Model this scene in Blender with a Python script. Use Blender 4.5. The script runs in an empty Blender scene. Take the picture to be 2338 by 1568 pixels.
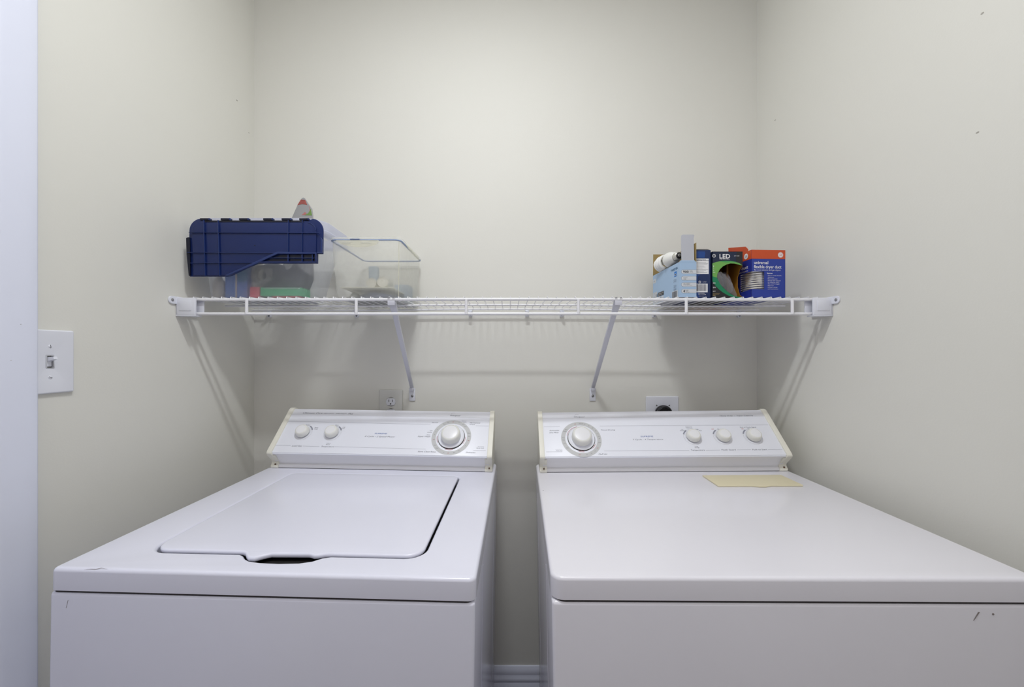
import bpy, bmesh, math, random
from mathutils import Matrix, Vector
random.seed(7)
PI = math.pi
scene = bpy.context.scene
C = scene.collection

# ------------------------------------------------------------------ camera
cd = bpy.data.cameras.new('camera')
cam = bpy.data.objects.new('camera', cd); C.objects.link(cam)
cam.location = (0, 0, 1.275); cam.rotation_euler = (PI/2, 0, 0)
cd.sensor_width = 36; cd.lens = 835/2338*36
cd.shift_x = 6/2338; cd.shift_y = 19.3/2338
cd.clip_start = 0.02; cd.clip_end = 20
scene.camera = cam

# ------------------------------------------------------------------ light
w = bpy.data.worlds.new('world'); scene.world = w; w.use_nodes = True
w.node_tree.nodes['Background'].inputs[0].default_value = (0.8, 0.85, 1, 1)
w.node_tree.nodes['Background'].inputs[1].default_value = 0.3

def light(name, kind, loc, energy, color, rot=(0, 0, 0), **kw):
    d = bpy.data.lights.new(name, kind); d.energy = energy; d.color = color
    for k, v in kw.items(): setattr(d, k, v)
    o = bpy.data.objects.new(name, d); C.objects.link(o)
    o.location = loc; o.rotation_euler = rot
    return o
# lamp of the ceiling fixture above the camera: mostly downward, a little sideways through its dome
light('ceiling_lamp', 'AREA', (-0.08, 0.39, 2.58), 9.6, (0.945, 0.972, 1.0), shape='RECTANGLE', size=0.26, size_y=0.06)
light('ceiling_lamp_dome', 'POINT', (-0.08, 0.39, 2.62), 4.4, (0.945, 0.97, 0.98), shadow_soft_size=0.05)
# added wide fill light under the ceiling behind the camera
light('ceiling_fill', 'AREA', (0.0, -0.30, 2.70), 7.0, (1.0, 0.955, 0.925), rot=(0, 0, 0), shape='RECTANGLE', size=1.1, size_y=0.8)
# added lavender fill light before the wall behind the camera
light('rear_fill', 'AREA', (0.1, -2.10, 1.75), 2.6, (0.95, 0.84, 1.0), rot=(PI/2, 0, 0), shape='RECTANGLE', size=1.3, size_y=1.3)

scene.view_settings.view_transform = 'Standard'
scene.view_settings.look = 'None'
scene.view_settings.exposure = 0.0
scene.view_settings.gamma = 1
scene.view_settings.use_curve_mapping = False

# ------------------------------------------------------------------ materials
def lin(c):
    return tuple(((x/255)/12.92 if x/255 <= .04045 else ((x/255+.055)/1.055)**2.4) for x in c) + (1,)
MATS = {}
def mat(name, rgb, rough=.5, metal=0, spec=.5, bump=0, bscale=200, var=0, vscale=8, coat=0, trans=0, ior=1.45, alpha=1):
    if name in MATS: return MATS[name]
    m = bpy.data.materials.new(name); m.use_nodes = True
    nt = m.node_tree; b = nt.nodes['Principled BSDF']
    b.inputs['Roughness'].default_value = rough
    b.inputs['Metallic'].default_value = metal
    b.inputs['Specular IOR Level'].default_value = spec
    b.inputs['Coat Weight'].default_value = coat
    b.inputs['Coat Roughness'].default_value = .08
    b.inputs['Transmission Weight'].default_value = trans
    b.inputs['IOR'].default_value = ior
    b.inputs['Alpha'].default_value = alpha
    tc = nt.nodes.new('ShaderNodeTexCoord')
    n = nt.nodes.new('ShaderNodeTexNoise'); n.inputs['Scale'].default_value = vscale; n.inputs['Detail'].default_value = 3
    nt.links.new(tc.outputs['Object'], n.inputs['Vector'])
    mx = nt.nodes.new('ShaderNodeMix'); mx.data_type = 'RGBA'
    base = lin(rgb)
    k = var if var else .01
    mx.inputs[6].default_value = tuple(x*(1-k) for x in base[:3])+(1,)
    mx.inputs[7].default_value = tuple(min(1, x*(1+k)) for x in base[:3])+(1,)
    nt.links.new(n.outputs['Fac'], mx.inputs[0]); nt.links.new(mx.outputs[2], b.inputs['Base Color'])
    if bump:
        n2 = nt.nodes.new('ShaderNodeTexNoise'); n2.inputs['Scale'].default_value = bscale; n2.inputs['Detail'].default_value = 2
        nt.links.new(tc.outputs['Object'], n2.inputs['Vector'])
        bp = nt.nodes.new('ShaderNodeBump'); bp.inputs['Strength'].default_value = bump; bp.inputs['Distance'].default_value = .001
        nt.links.new(n2.outputs['Fac'], bp.inputs['Height']); nt.links.new(bp.outputs['Normal'], b.inputs['Normal'])
    MATS[name] = m
    return m
def frosted(name, rgb, clear=.5, rough=.25, gloss=.12):
    """thin milky plastic: part see-through, part translucent, part glossy"""
    if name in MATS: return MATS[name]
    m = bpy.data.materials.new(name); m.use_nodes = True; nt = m.node_tree
    nt.nodes.remove(nt.nodes['Principled BSDF']); out = nt.nodes['Material Output']
    c = lin(rgb)
    tr = nt.nodes.new('ShaderNodeBsdfTransparent'); tr.inputs[0].default_value = (1, 1, 1, 1)
    di = nt.nodes.new('ShaderNodeBsdfDiffuse'); di.inputs[0].default_value = c
    tl = nt.nodes.new('ShaderNodeBsdfTranslucent'); tl.inputs[0].default_value = c
    gl = nt.nodes.new('ShaderNodeBsdfGlossy'); gl.inputs['Roughness'].default_value = rough
    m1 = nt.nodes.new('ShaderNodeMixShader'); m1.inputs[0].default_value = .5
    m2 = nt.nodes.new('ShaderNodeMixShader'); m2.inputs[0].default_value = clear
    m3 = nt.nodes.new('ShaderNodeMixShader')
    fr = nt.nodes.new('ShaderNodeFresnel'); fr.inputs[0].default_value = 1.35
    mt = nt.nodes.new('ShaderNodeMath'); mt.operation = 'MULTIPLY'; mt.inputs[1].default_value = gloss*5
    n = nt.nodes.new('ShaderNodeTexNoise'); n.inputs['Scale'].default_value = 12
    mr = nt.nodes.new('ShaderNodeMapRange'); mr.inputs[3].default_value = max(0, clear-.02); mr.inputs[4].default_value = min(1, clear+.02)
    nt.links.new(n.outputs['Fac'], mr.inputs[0]); nt.links.new(mr.outputs[0], m2.inputs[0])
    nt.links.new(fr.outputs[0], mt.inputs[0]); nt.links.new(mt.outputs[0], m3.inputs[0])
    nt.links.new(di.outputs[0], m1.inputs[1]); nt.links.new(tl.outputs[0], m1.inputs[2])
    nt.links.new(m1.outputs[0], m2.inputs[1]); nt.links.new(tr.outputs[0], m2.inputs[2])
    nt.links.new(m2.outputs[0], m3.inputs[1]); nt.links.new(gl.outputs[0], m3.inputs[2])
    nt.links.new(m3.outputs[0], out.inputs[0])
    MATS[name] = m
    return m

WALL = mat('wall_paint', (226, 225, 218), .6, spec=.3, bump=.12, bscale=260, var=.012, vscale=3)
CEIL = mat('ceiling_paint', (236, 234, 226), .8)
TRIM = mat('trim_paint', (230, 234, 250), .35, bump=.05, bscale=90)
FLOOR = mat('floor_vinyl', (122, 114, 112), .4, var=.08, vscale=14)
ENAM = mat('white_enamel', (230, 231, 245), .22, coat=.3, bump=.03, bscale=500)
DENAM = mat('dryer_enamel', (232, 231, 239), .22, coat=.3, bump=.03, bscale=500)
PANEL = mat('console_white', (236, 238, 247), .3)
BAND = mat('console_pale_band', (224, 225, 232), .3)
CREAM = mat('cream_plastic', (233, 231, 219), .4)
LINTC = mat('yellowed_plastic', (226, 217, 186), .45)
KNOBM = mat('ivory_knob', (234, 234, 229), .35)
KNOBT = mat('knob_cap_white', (238, 238, 241), .3)
CHROME = mat('satin_chrome', (215, 215, 215), .18, metal=.9)
RINGG = mat('dial_ring_grey', (200, 201, 202), .4)
INK = mat('grey_ink', (92, 94, 108), .5)
INKL = mat('pale_grey_ink', (150, 152, 165), .5)
INKR = mat('red_ink', (186, 62, 62), .5)
INKB = mat('blue_ink', (30, 82, 160), .5)
DARK = mat('dark_gap', (28, 27, 27), .6)
RUST = mat('rusty_screw', (96, 72, 52), .5, metal=.3)
WIRE = mat('white_coated_wire', (236, 236, 240), .3)
BRACE = mat('white_coated_steel', (205, 206, 216), .35)
PLAST = mat('white_plastic', (229, 231, 240), .35)
PLATE = mat('light_almond_plate', (214, 214, 210), .4)
ZINC = mat('zinc_screw', (150, 150, 152), .35, metal=.8)
BLACK = mat('black_plastic', (30, 30, 33), .4)
SCUFF = mat('scuff', (140, 132, 130), .7)
SPECK = mat('paint_speck_grey', (172, 168, 160), .8)
NAVY = mat('navy_plastic', (16, 36, 92), .34, bump=.05, bscale=300)
NAVYL = mat('navy_plastic_lit', (34, 52, 106), .3)  # lighter copy of the navy: highlights on ribs and edges painted in
NAVYD = mat('navy_plastic_shaded', (9, 14, 38), .4)  # darker copy of the navy: shade of recesses and hinge painted in
KRAFT = mat('kraft_board', (158, 136, 88), .8, var=.05, vscale=60)
GREYB = mat('grey_board', (186, 188, 196), .8)
SKY = mat('pale_blue_print', (166, 193, 222), .5)
SKYL = mat('pale_label', (208, 212, 218), .5)
DBLUE = mat('dark_blue_print', (24, 44, 92), .35)
MBLUE = mat('mid_blue_print', (30, 70, 140), .35)
LEDN = mat('led_navy_print', (26, 38, 66), .4)
LEDK = mat('led_black_print', (32, 33, 38), .4)
GREENL = mat('light_green_print', (112, 170, 84), .45)
GREENM = mat('mid_green_print', (72, 156, 84), .45)
GREEND = mat('deep_green_print', (22, 128, 86), .45)
ORANGE = mat('orange_print', (204, 80, 38), .5)
ROYAL = mat('royal_blue_print', (40, 62, 156), .45)
WHITEP = mat('white_print', (238, 238, 240), .5)
OCHRE = mat('ochre_board', (160, 112, 30), .7)
FOIL = mat('duct_foil', (244, 243, 238), .26, metal=.8, bump=.2, bscale=60)
FROST = frosted('milky_plastic', (240, 243, 250), .62, rough=.45, gloss=.02)
CLEAR = frosted('clear_plastic', (250, 250, 245), .68, rough=.15, gloss=.02)
CLEARW = frosted('clear_window_film', (225, 228, 235), .82, rough=.08, gloss=.2)
BLUESEAL = mat('blue_seal', (150, 168, 204), .4)

# ------------------------------------------------------------------ geometry helpers
def finish(name, me, m, parent=None, M=None, sharp=35):
    if M is not None: me.transform(M)
    me.materials.clear(); me.materials.append(m)
    if len(me.polygons):
        me.shade_smooth()
        me.set_sharp_from_angle(angle=math.radians(sharp))
    me.name = name
    o = bpy.data.objects.new(name, me); C.objects.link(o)
    if parent is not None: o.parent = parent
    return o
def bm_obj(name, bm, m, parent=None, M=None, sharp=35):
    bmesh.ops.recalc_face_normals(bm, faces=bm.faces)
    me = bpy.data.meshes.new(name); bm.to_mesh(me); bm.free()
    return finish(name, me, m, parent, M, sharp)
def addbox(bm, x0, x1, y0, y1, z0, z1, bev=0, seg=2):
    r = bmesh.ops.create_cube(bm, size=1)
    vs = r['verts']
    for v in vs:
        v.co = Vector(((x0+x1)/2+v.co.x*(x1-x0), (y0+y1)/2+v.co.y*(y1-y0), (z0+z1)/2+v.co.z*(z1-z0)))
    if bev:
        es = list({e for v in vs for e in v.link_edges})
        bmesh.ops.bevel(bm, geom=es, offset=bev, segments=seg, affect='EDGES', profile=.5)
def box(name, b, m, parent=None, bev=0, seg=2, M=None):
    bm = bmesh.new(); addbox(bm, *b, bev=bev, seg=seg)
    return bm_obj(name, bm, m, parent, M)
def addtube(bm, pts, r, n=8, cap=True):
    pts = [Vector(p) for p in pts]
    rings = []
    for i, p in enumerate(pts):
        d = (pts[min(i+1, len(pts)-1)]-pts[max(i-1, 0)]).normalized()
        a = d.cross(Vector((0, 0, 1)) if abs(d.z) < .9 else Vector((1, 0, 0))).normalized(); b = d.cross(a)
        rr = r[i] if isinstance(r, (list, tuple)) else r
        rings.append([bm.verts.new(p+a*rr*math.cos(2*PI*k/n)+b*rr*math.sin(2*PI*k/n)) for k in range(n)])
    for q, s in zip(rings, rings[1:]):
        for k in range(n): bm.faces.new((q[k], q[(k+1) % n], s[(k+1) % n], s[k]))
    if cap: bm.faces.new(rings[0]); bm.faces.new(rings[-1][::-1])
def tube(name, pts, r, m, parent=None, n=8, M=None):
    bm = bmesh.new(); addtube(bm, pts, r, n); return bm_obj(name, bm, m, parent, M, 50)
def lathe(name, prof, m, parent=None, M=None, n=40, sharp=30):
    """prof: list of (r, z)"""
    bm = bmesh.new(); rings = []
    for r, z in prof:
        if r < 1e-6: rings.append([bm.verts.new((0, 0, z))])
        else: rings.append([bm.verts.new((r*math.cos(2*PI*k/n), r*math.sin(2*PI*k/n), z)) for k in range(n)])
    for a, b in zip(rings, rings[1:]):
        for k in range(n):
            if len(a) == 1 and len(b) == 1: continue
            if len(a) == 1: bm.faces.new((a[0], b[k], b[(k+1) % n]))
            elif len(b) == 1: bm.faces.new((a[k], a[(k+1) % n], b[0]))
            else: bm.faces.new((a[k], a[(k+1) % n], b[(k+1) % n], b[k]))
    return bm_obj(name, bm, m, parent, M, sharp)
def prism(name, poly, x0, x1, m, parent=None, M=None, bev=0, sharp=35):
    """poly in (y, z), extruded along x"""
    bm = bmesh.new()
    a = [bm.verts.new((x0, y, z)) for y, z in poly]; b = [bm.verts.new((x1, y, z)) for y, z in poly]
    n = len(poly)
    bm.faces.new(a); bm.faces.new(b[::-1])
    for i in range(n): bm.faces.new((a[i], b[i], b[(i+1) % n], a[(i+1) % n]))
    if bev: bmesh.ops.bevel(bm, geom=list(bm.edges), offset=bev, segments=2, affect='EDGES', profile=.5)
    return bm_obj(name, bm, m, parent, M, sharp)
def frame(o, x, y):
    x = Vector(x).normalized(); y = Vector(y); z = x.cross(y).normalized(); y = z.cross(x)
    M = Matrix((x, y, z)).transposed().to_4x4(); M.translation = Vector(o); return M
def rrect(x0, y0, x1, y1, r, n=8, rs=None):
    """rounded rectangle, ccw; rs = radii (bl, br, tr, tl)"""
    rs = rs or (r,)*4; out = []
    for (cx, cy, a0), q in zip(((x0, y0, PI), (x1, y0, 1.5*PI), (x1, y1, 0), (x0, y1, .5*PI)), rs):
        if q <= 1e-6: out.append((cx, cy)); continue
        sx = 1 if cx == x0 else -1; sy = 1 if cy == y0 else -1
        for k in range(n+1):
            a = a0+k/n*PI/2
            out.append((cx+sx*q+q*math.cos(a), cy+sy*q+q*math.sin(a)))
    return out
def circ(cx, cy, r, n=32): return [(cx+r*math.cos(2*PI*k/n), cy+r*math.sin(2*PI*k/n)) for k in range(n)]
def ring_arc(cx, cy, r0, r1, a0, a1, n=14):
    a0 = math.radians(a0); a1 = math.radians(a1)
    o = [(cx+r1*math.cos(a0+(a1-a0)*k/n), cy+r1*math.sin(a0+(a1-a0)*k/n)) for k in range(n+1)]
    return o+[(cx+r0*math.cos(a1-(a1-a0)*k/n), cy+r0*math.sin(a1-(a1-a0)*k/n)) for k in range(n+1)]
def slab_mesh(outs, z0, z1, bev=0, seg=2):
    cu = bpy.data.curves.new('c', 'CURVE'); cu.dimensions = '2D'; cu.fill_mode = 'BOTH'
    for pts in outs:
        s = cu.splines.new('POLY'); s.points.add(len(pts)-1)
        for p, q in zip(s.points, pts): p.co = (q[0], q[1], 0, 1)
        s.use_cyclic_u = True
    h = (z1-z0)/2
    cu.extrude = max(h-bev, 0)
    if bev: cu.bevel_depth = bev; cu.bevel_resolution = seg; cu.offset = -bev
    o = bpy.data.objects.new('c', cu)
    me = bpy.data.meshes.new_from_object(o)
    bm = bmesh.new(); bm.from_mesh(me); bmesh.ops.remove_doubles(bm, verts=bm.verts, dist=1e-6)
    bmesh.ops.recalc_face_normals(bm, faces=bm.faces); bm.to_mesh(me); bm.free()
    bpy.data.objects.remove(o); bpy.data.curves.remove(cu)
    me.transform(Matrix.Translation((0, 0, (z0+z1)/2)))
    return me
def slab(name, outs, z0, z1, m, parent=None, M=None, bev=0, seg=2, sharp=35):
    return finish(name, slab_mesh(outs, z0, z1, bev, seg), m, parent, M, sharp)
def strip(p, q, wd):
    p = Vector(p).to_2d() if len(p) > 2 else Vector(p); q = Vector(q)
    d = (q-p).normalized(); n = Vector((-d.y, d.x))*wd/2
    return [tuple(p+n), tuple(p-n), tuple(q-n), tuple(q+n)]
class Ink:
    """flat print of one colour on one surface frame, joined to one mesh"""
    def __init__(s, z=.00025): s.z = z; s.ms = []
    def text(s, t, u, v, h, width=None, italic=0, align='LEFT', bold=0, rot=0):
        cu = bpy.data.curves.new('t', 'FONT'); cu.body = t; cu.size = h/.7; cu.shear = italic; cu.align_x = align
        cu.resolution_u = 2; cu.offset = bold*h
        o = bpy.data.objects.new('t', cu); me = bpy.data.meshes.new_from_object(o)
        bpy.data.objects.remove(o); bpy.data.curves.remove(cu)
        if width and len(me.vertices):
            xs = [q.co.x for q in me.vertices]; k = width/(max(xs)-min(xs))
            me.transform(Matrix.Diagonal((k, 1, 1, 1)))
        me.transform(Matrix.Translation((u, v, s.z)) @ Matrix.Rotation(rot, 4, 'Z')); s.ms.append(me); return s
    def poly(s, *outs):
        me = slab_mesh(list(outs), 0, 0); me.transform(Matrix.Translation((0, 0, s.z))); s.ms.append(me); return s
    def rect(s, x0, y0, x1, y1): return s.poly([(x0, y0), (x1, y0), (x1, y1), (x0, y1)])
    def line(s, x0, y0, x1, y1, wd=.0006): return s.poly(strip((x0, y0), (x1, y1), wd))
    def arc(s, cx, cy, r0, r1, a0, a1): return s.poly(ring_arc(cx, cy, r0, r1, a0, a1))
    def done(s, name, m, parent, M):
        bm = bmesh.new()
        for me in s.ms: bm.from_mesh(me); bpy.data.meshes.remove(me)
        me = bpy.data.meshes.new(name); bm.to_mesh(me); bm.free()
        o = finish(name, me, m, parent, M); o['kind'] = 'stuff'      # print too small to pick apart
        return o
def tag(o, label, cat, group=None, kind=None):
    o['label'] = label; o['category'] = cat
    if group: o['group'] = group
    if kind: o['kind'] = kind
    return o
def thing(name, loc, label, cat, group=None, M=None):
    o = bpy.data.objects.new(name, None); C.objects.link(o)
    if M is not None: o.matrix_world = M
    else: o.location = loc
    o.empty_display_size = .05
    return tag(o, label, cat, group)
def T(x, y, z): return Matrix.Translation((x, y, z))

# ------------------------------------------------------------------ room shell
YB, XL, XR, ZC, YF = 1.288, -.899, .8715, 2.74, -2.2
def struct(o): o['kind'] = 'structure'; return o
wb = struct(box('wall_back', (XL-.1, XR+.1, YB, YB+.1, -.0, ZC), WALL))
wl = struct(box('wall_left', (XL-.1, XL, YF, YB, 0, ZC), WALL))
wr = struct(box('wall_right', (XR, XR+.1, YF, YB, 0, ZC), WALL))
# wall behind the camera with its window opening
def wall_with_hole():
    bm = bmesh.new()
    for b in ((XL-.1, -.6, YF-.1, YF, 0, ZC), (.8, XR+.1, YF-.1, YF, 0, ZC), (-.6, .8, YF-.1, YF, 0, 1.05), (-.6, .8, YF-.1, YF, 2.45, ZC)): addbox(bm, *b)
    return bm
struct(bm_obj('wall_front', wall_with_hole(), WALL))
struct(box('floor', (XL-.1, XR+.1, YF-.1, YB+.1, -.1, 0), FLOOR))
struct(box('ceiling', (XL-.1, XR+.1, YF-.1, YB+.1, ZC, ZC+.1), CEIL))
win = struct(slab('window_1', [rrect(-.6, 1.05, .8, 2.45, 0), rrect(-.54, 1.11, .74, 2.39, 0)], -.03, .03, TRIM, M=frame((0, YF-.04, 0), (1, 0, 0), (0, 0, 1))))
# baseboard of the back wall with its moulded top
bbp = [(YB, 0), (YB-.015, 0), (YB-.015, .118), (YB-.0125, .1215), (YB-.0125, .124), (YB-.0145, .1275), (YB-.0135, .137), (YB-.0095, .144), (YB-.0095, .148), (YB-.0105, .152), (YB-.008, .163), (YB-.004, .172), (YB, .1725)]
struct(prism('baseboard_back', bbp, XL, XR, TRIM, sharp=50))
# casing of the doorway on the left wall: flat face, rounded outer edge
cas = [(.6845, -.0), (.6845, .0165), (.6832, .0182), (.6805, .019), (.664, .0175), (.640, .015), (.632, .014), (.628, .011), (.6265, 0)]
bm = bmesh.new()
a = [bm.verts.new((XL+h, y, 0)) for y, h in cas]; b = [bm.verts.new((XL+h, y, 2.6)) for y, h in cas]
bm.faces.new(a); bm.faces.new(b[::-1])
for i in range(len(cas)): bm.faces.new((a[i], b[i], b[(i+1) % len(cas)], a[(i+1) % len(cas)]))
trim = struct(bm_obj('trim_1', bm, TRIM, sharp=40))
# door leaf beyond the casing and the casing of its other side
struct(box('door_1', (XL, XL+.004, -.185, .6255, .005, 2.05), TRIM))
bm = bmesh.new(); addbox(bm, XL, XL+.018, -.245, -.187, 0, 2.1, bev=.002)
struct(bm_obj('trim_2', bm, TRIM))
# tiny specks on the paint
def speck(x, y, z, nrm, sx, sy, parent, m=SPECK):
    if nrm == 'y': M = frame((x, y, z), (1, 0, 0), (0, 0, 1))
    elif nrm == 'x': M = frame((x, y, z), (0, 1, 0), (0, 0, 1))
    else: M = frame((x, y, z), (0, -1, 0), (0, 0, 1))
    me = slab_mesh([[(sx*math.cos(t), sy*math.sin(t)) for t in [i*PI/5 for i in range(10)]]], 0, .0004)
    return finish('paint_speck', me, m, parent, M)
speck(XL, .899*835/622, 1.275+574*.899/622, 'x', .0035, .002, wl)
speck(XL, .899*835/595, 1.275+500*.899/595, 'x', .002, .002, wl)
speck(XR, .8715*835/607, 1.275+529*.8715/607, '-x', .003, .0015, wr)
speck(XR, .8715*835/1080, 1.275+773*.8715/1080, '-x', .0025, .0018, wr)
speck(XR, .8715*835/1069, 1.275+501*.8715/1069, '-x', .0025, .0015, wr)
speck(XL+.0172, .6600, 1.325, 'x', .0006, .0005, trim); speck(XL+.0158, .6480, 1.260, 'x', .0008, .0004, trim)

# fixture in the ceiling (above the frame)
cl = thing('ceiling_light', (-.02, .39, ZC), 'round white ceiling light holder above the machines', 'light')
lathe('base', [(0, 0), (.09, 0), (.09, -.012), (.05, -.03), (.03, -.05), (0, -.05)], PLAST, cl)

# ------------------------------------------------------------------ washer and dryer
def Rfit(yaw, pitch, roll):
    return (Matrix.Rotation(math.radians(yaw), 4, 'Z') @ Matrix.Rotation(math.radians(pitch), 4, 'X') @ Matrix.Rotation(math.radians(roll), 4, 'Y'))
FO = (0, .495, .05); FV = Vector((0, .112, .116)).normalized()
def flat_under(o, z0=-.0355, bev=.0060):
    for v in o.data.vertices:
        z = v.co.z - BASEZ[0]
        if z < z0+bev+1e-5: v.co.z = BASEZ[0]+z0+(z-z0)*(.0003/bev)
    o.data.update(); o.data.set_sharp_from_angle(angle=math.radians(40))
BASEZ = [0]
def common(root, W, H, inset, capname='end_cap', ENAM=ENAM):
    """body, top and console of one machine; local z=0 is the top surface, y=0 the front"""
    B = T(0, 0, H)                                     # root is at the base
    bx = box('cabinet', (inset, W-.001, .0005, .655, -H+.03, -.0380), ENAM, root, bev=.006, seg=4, M=B)
    slab('seam_shadow', [rrect(min(inset, 0)+.0030, .0014, W-.0025, .600, .018, 8, rs=(.010 if inset < 0 else .020, .014 if inset < 0 else .020, .02, .02))], -.0386, -.0354, mat('seam_shadow_grey', (52, 47, 48), .7), root, M=B)  # dark strip set into the seam as its shadow line
    for x in (.05, W-.05):
        for y in (.05, .6):
            lathe('levelling_foot', [(0, 0), (.02, 0), (.02, .012), (.008, .014), (.008, .045), (0, .045)], BLACK, root, M=T(x, y, -.0))
    # crease lines pressed into the side panels
    for sx in (inset-.0006, W-.0014):
        bm = bmesh.new()
        for y in (.14, .51): addbox(bm, sx, sx+.001, y, y+.004, -.80, -.06)
        bm_obj('side_crease', bm, ENAM, root, M=B)
    # console body between the end caps
    prof = [(.4985, .0475), (.5000, .0450), (.5070, .0400), (.5190, .0215), (.5240, .012), (.5185, .0095), (.5175, .0015), (.62, .0015), (.62, .15), (.6060, .1585), (.5880, .1420)]
    prism('console_body', prof, .018, W-.018, mat('console_enamel', (234, 234, 236), .3), root, M=B, sharp=25)
    # raised rounded bead under the panel
    tube('panel_bead', [(.024, .4995, .0492), (W-.024, .4995, .0492)], .0024, PANEL, root, M=B)
    F = B @ frame(FO, (1, 0, 0), FV)
    pn = slab('control_panel', [rrect(.0215, .0035, W-.0215, .1365, .0008)], -.004, .0, PANEL, root, M=F, bev=.0004)
    F2 = F @ Matrix.Translation((0, .1365, 0)) @ Matrix.Rotation(-.10, 4, 'X') @ Matrix.Translation((0, -.1365, .0004))
    bd = slab('panel_top_strip', [rrect(.0215, .1365, W-.0215, .1615, .0008)], -.004, 0, BAND, root, M=F2, bev=.0003)
    # end caps
    cap = [(.515, .0005), (.5135, .0065), (.5165, .0085), (.5215, .0165), (.5205, .0215), (.4975, .0435), (.4935, .0480), (.4930, .0525), (.4965, .0575), (.5985, .1635), (.6045, .1675), (.612, .1685), (.628, .162), (.634, .150), (.634, .0005)]
    for side in (0, 1):
        x0 = (.0085 if side == 0 else W-.0085-.0145); x1 = x0+.0145
        c = prism(capname, cap, x0, x1, CREAM, root, M=B, bev=.0012)
        # wider lower bracket of the cap
        lo = [(.5145, .0004), (.5125, .0065), (.5155, .0088), (.5205, .0165), (.5195, .0215), (.4985, .0425), (.530, .0425), (.545, .0004)]
        xa = (.0085 if side == 0 else W-.0085-.0215)
        prism('cap_bracket', lo, xa, xa+.0215, CREAM, c, M=B, bev=.0008)
        sc = frame((xa+.0125, .5155, .0120), (1, 0, 0), (0, .5, .8))
        lathe('screw', [(0, .0014), (.0016, .0014), (.0024, .0004), (.0024, -.001), (0, -.001)], RUST, c, M=B @ sc, n=12)
    # dark joint under the console
    box('joint', (.02, W-.02, .5175, .60, .0001, .0016), DARK, root, M=B)
    return B, F, F2, pn, bd
def small_knob(root, F, u, v, pointer=0):
    k = lathe('knob', [(0, .004), (.0196, .004), (.0200, .0055), (.0186, .0150), (.0170, .0185), (.0148, .0202), (.0140, .0204), (.0135, .0198), (0, .0196)], KNOBM, root, M=F @ T(u, v, 0), n=48, sharp=40)
    lathe('knob_cap', [(0, .0206), (.0112, .0206), (.0136, .0202), (.0138, .0192), (0, .0190)], KNOBT, k, M=F @ T(u, v, 0), n=48)
    lathe('stem', [(0, 0), (.010, 0), (.010, .0045), (0, .0045)], DARK, k, M=F @ T(u, v, 0), n=20)
    return k
def dial(root, F, u, v, prn, reds, seed):
    """timer dial: printed ring, bright skirt, tall knob"""
    Ink(.0003).poly(circ(u, v, .0605, 64), circ(u, v, .0480, 64)).done('dial_ring', RINGG, prn, F)
    i = Ink(.0005)
    for a0, a1 in reds: i.arc(u, v, .0432, .0441, a0, a1)
    i.done('red_arcs', INKR, prn, F)
    D = F @ T(u, v, 0)
    lathe('dial_gap', [(0, .0004), (.0412, .0004), (.0412, .0009), (0, .0009)], DARK, root, M=D, n=64)
    s = lathe('dial_skirt', [(0, .002), (.0385, .0030), (.0398, .0044), (.0390, .0052), (.033, .0046), (.0295, .0052), (.028, .007), (0, .007)], PLAST, root, M=D, n=64)
    lathe('chrome_rim', [(.0391, .0050), (.0400, .0046), (.0402, .0034), (.0396, .0028), (.0388, .0040)], CHROME, s, M=D, n=64)
    k = lathe('dial_knob', [(0, .006), (.0272, .006), (.0292, .0075), (.0292, .0165), (.0285, .0250), (.0262, .0285), (.0240, .0300), (.0232, .0300), (.0226, .0290), (0, .0290)], KNOBM, root, M=D, n=64, sharp=45)
    lathe('knob_cap', [(0, .0300), (.0205, .0300), (.0222, .0296), (.0228, .0288), (0, .0286)], KNOBT, k, M=D, n=64)
    return k

# ---- washer
WW, WH = .686, .9057
PW = Vector((-.7386, .5901, 1.275-.3493))
RW = Rfit(-1.09, -.13, .77)
MW = Matrix.Translation(PW) @ RW @ Matrix.Translation((0, 0, -WH))
washer = thing('washing_machine', (0, 0, 0), 'white top-loading washing machine with closed lid, left of the pair', 'washing machine', M=MW)
B, F, F2, pn, bd = common(washer, WW, WH, -.0045)
def lid_outline(g, scoop):
    """lid (g<0) or opening (g>0) outline, with the finger grip at its front"""
    x0, x1, y0, y1 = .102-g, .585+g, .0585-g, .4725+g
    out = []
    r = .030+g
    for k in range(9): a = PI+k/8*PI/2; out.append((x0+r+r*math.cos(a), y0+r+r*math.sin(a)))
    if scoop == 'lid':
        out += [(.268, y0), (.276, y0-.004), (.283, y0-.0115), (.291, y0-.0175), (.302, y0-.0180), (.312, y0-.0100), (.322, y0-.0040), (.388, y0-.0020), (.398, y0-.0060), (.404, y0-.0050), (.416, y0-.0010), (.428, y0)]
    else:
        out += [(.268, y0), (.276, y0-.004), (.286, y0-.013), (.298, y0-.0190), (.320, y0-.0225), (.352, y0-.0235), (.384, y0-.0210), (.402, y0-.0150), (.414, y0-.0050), (.428, y0)]
    for k in range(9): a = 1.5*PI+k/8*PI/2; out.append((x1-r+r*math.cos(a), y0+r+r*math.sin(a)))
    r = .018+g
    for k in range(7): a = k/6*PI/2; out.append((x1-r+r*math.cos(a), y1-r+r*math.sin(a)))
    for k in range(7): a = PI/2+k/6*PI/2; out.append((x0+r+r*math.cos(a), y1-r+r*math.sin(a)))
    return out
top_out = rrect(-.003, 0, WW, .612, .02, 8, rs=(.009, .012, .02, .02))
BASEZ[0] = WH
tp_ = slab('top_panel', [top_out, lid_outline(.0030, 'hole')[::-1]], -.0355, 0, ENAM, washer, M=B, bev=.0060, seg=5, sharp=40)
flat_under(tp_)
slab('lid_well', [rrect(.06, .025, .63, .50, .02)], -.030, -.026, mat('well_shade_grey', (70, 70, 72), .5), washer, M=B)  # well floor coloured dark for the shade under the lid
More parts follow.
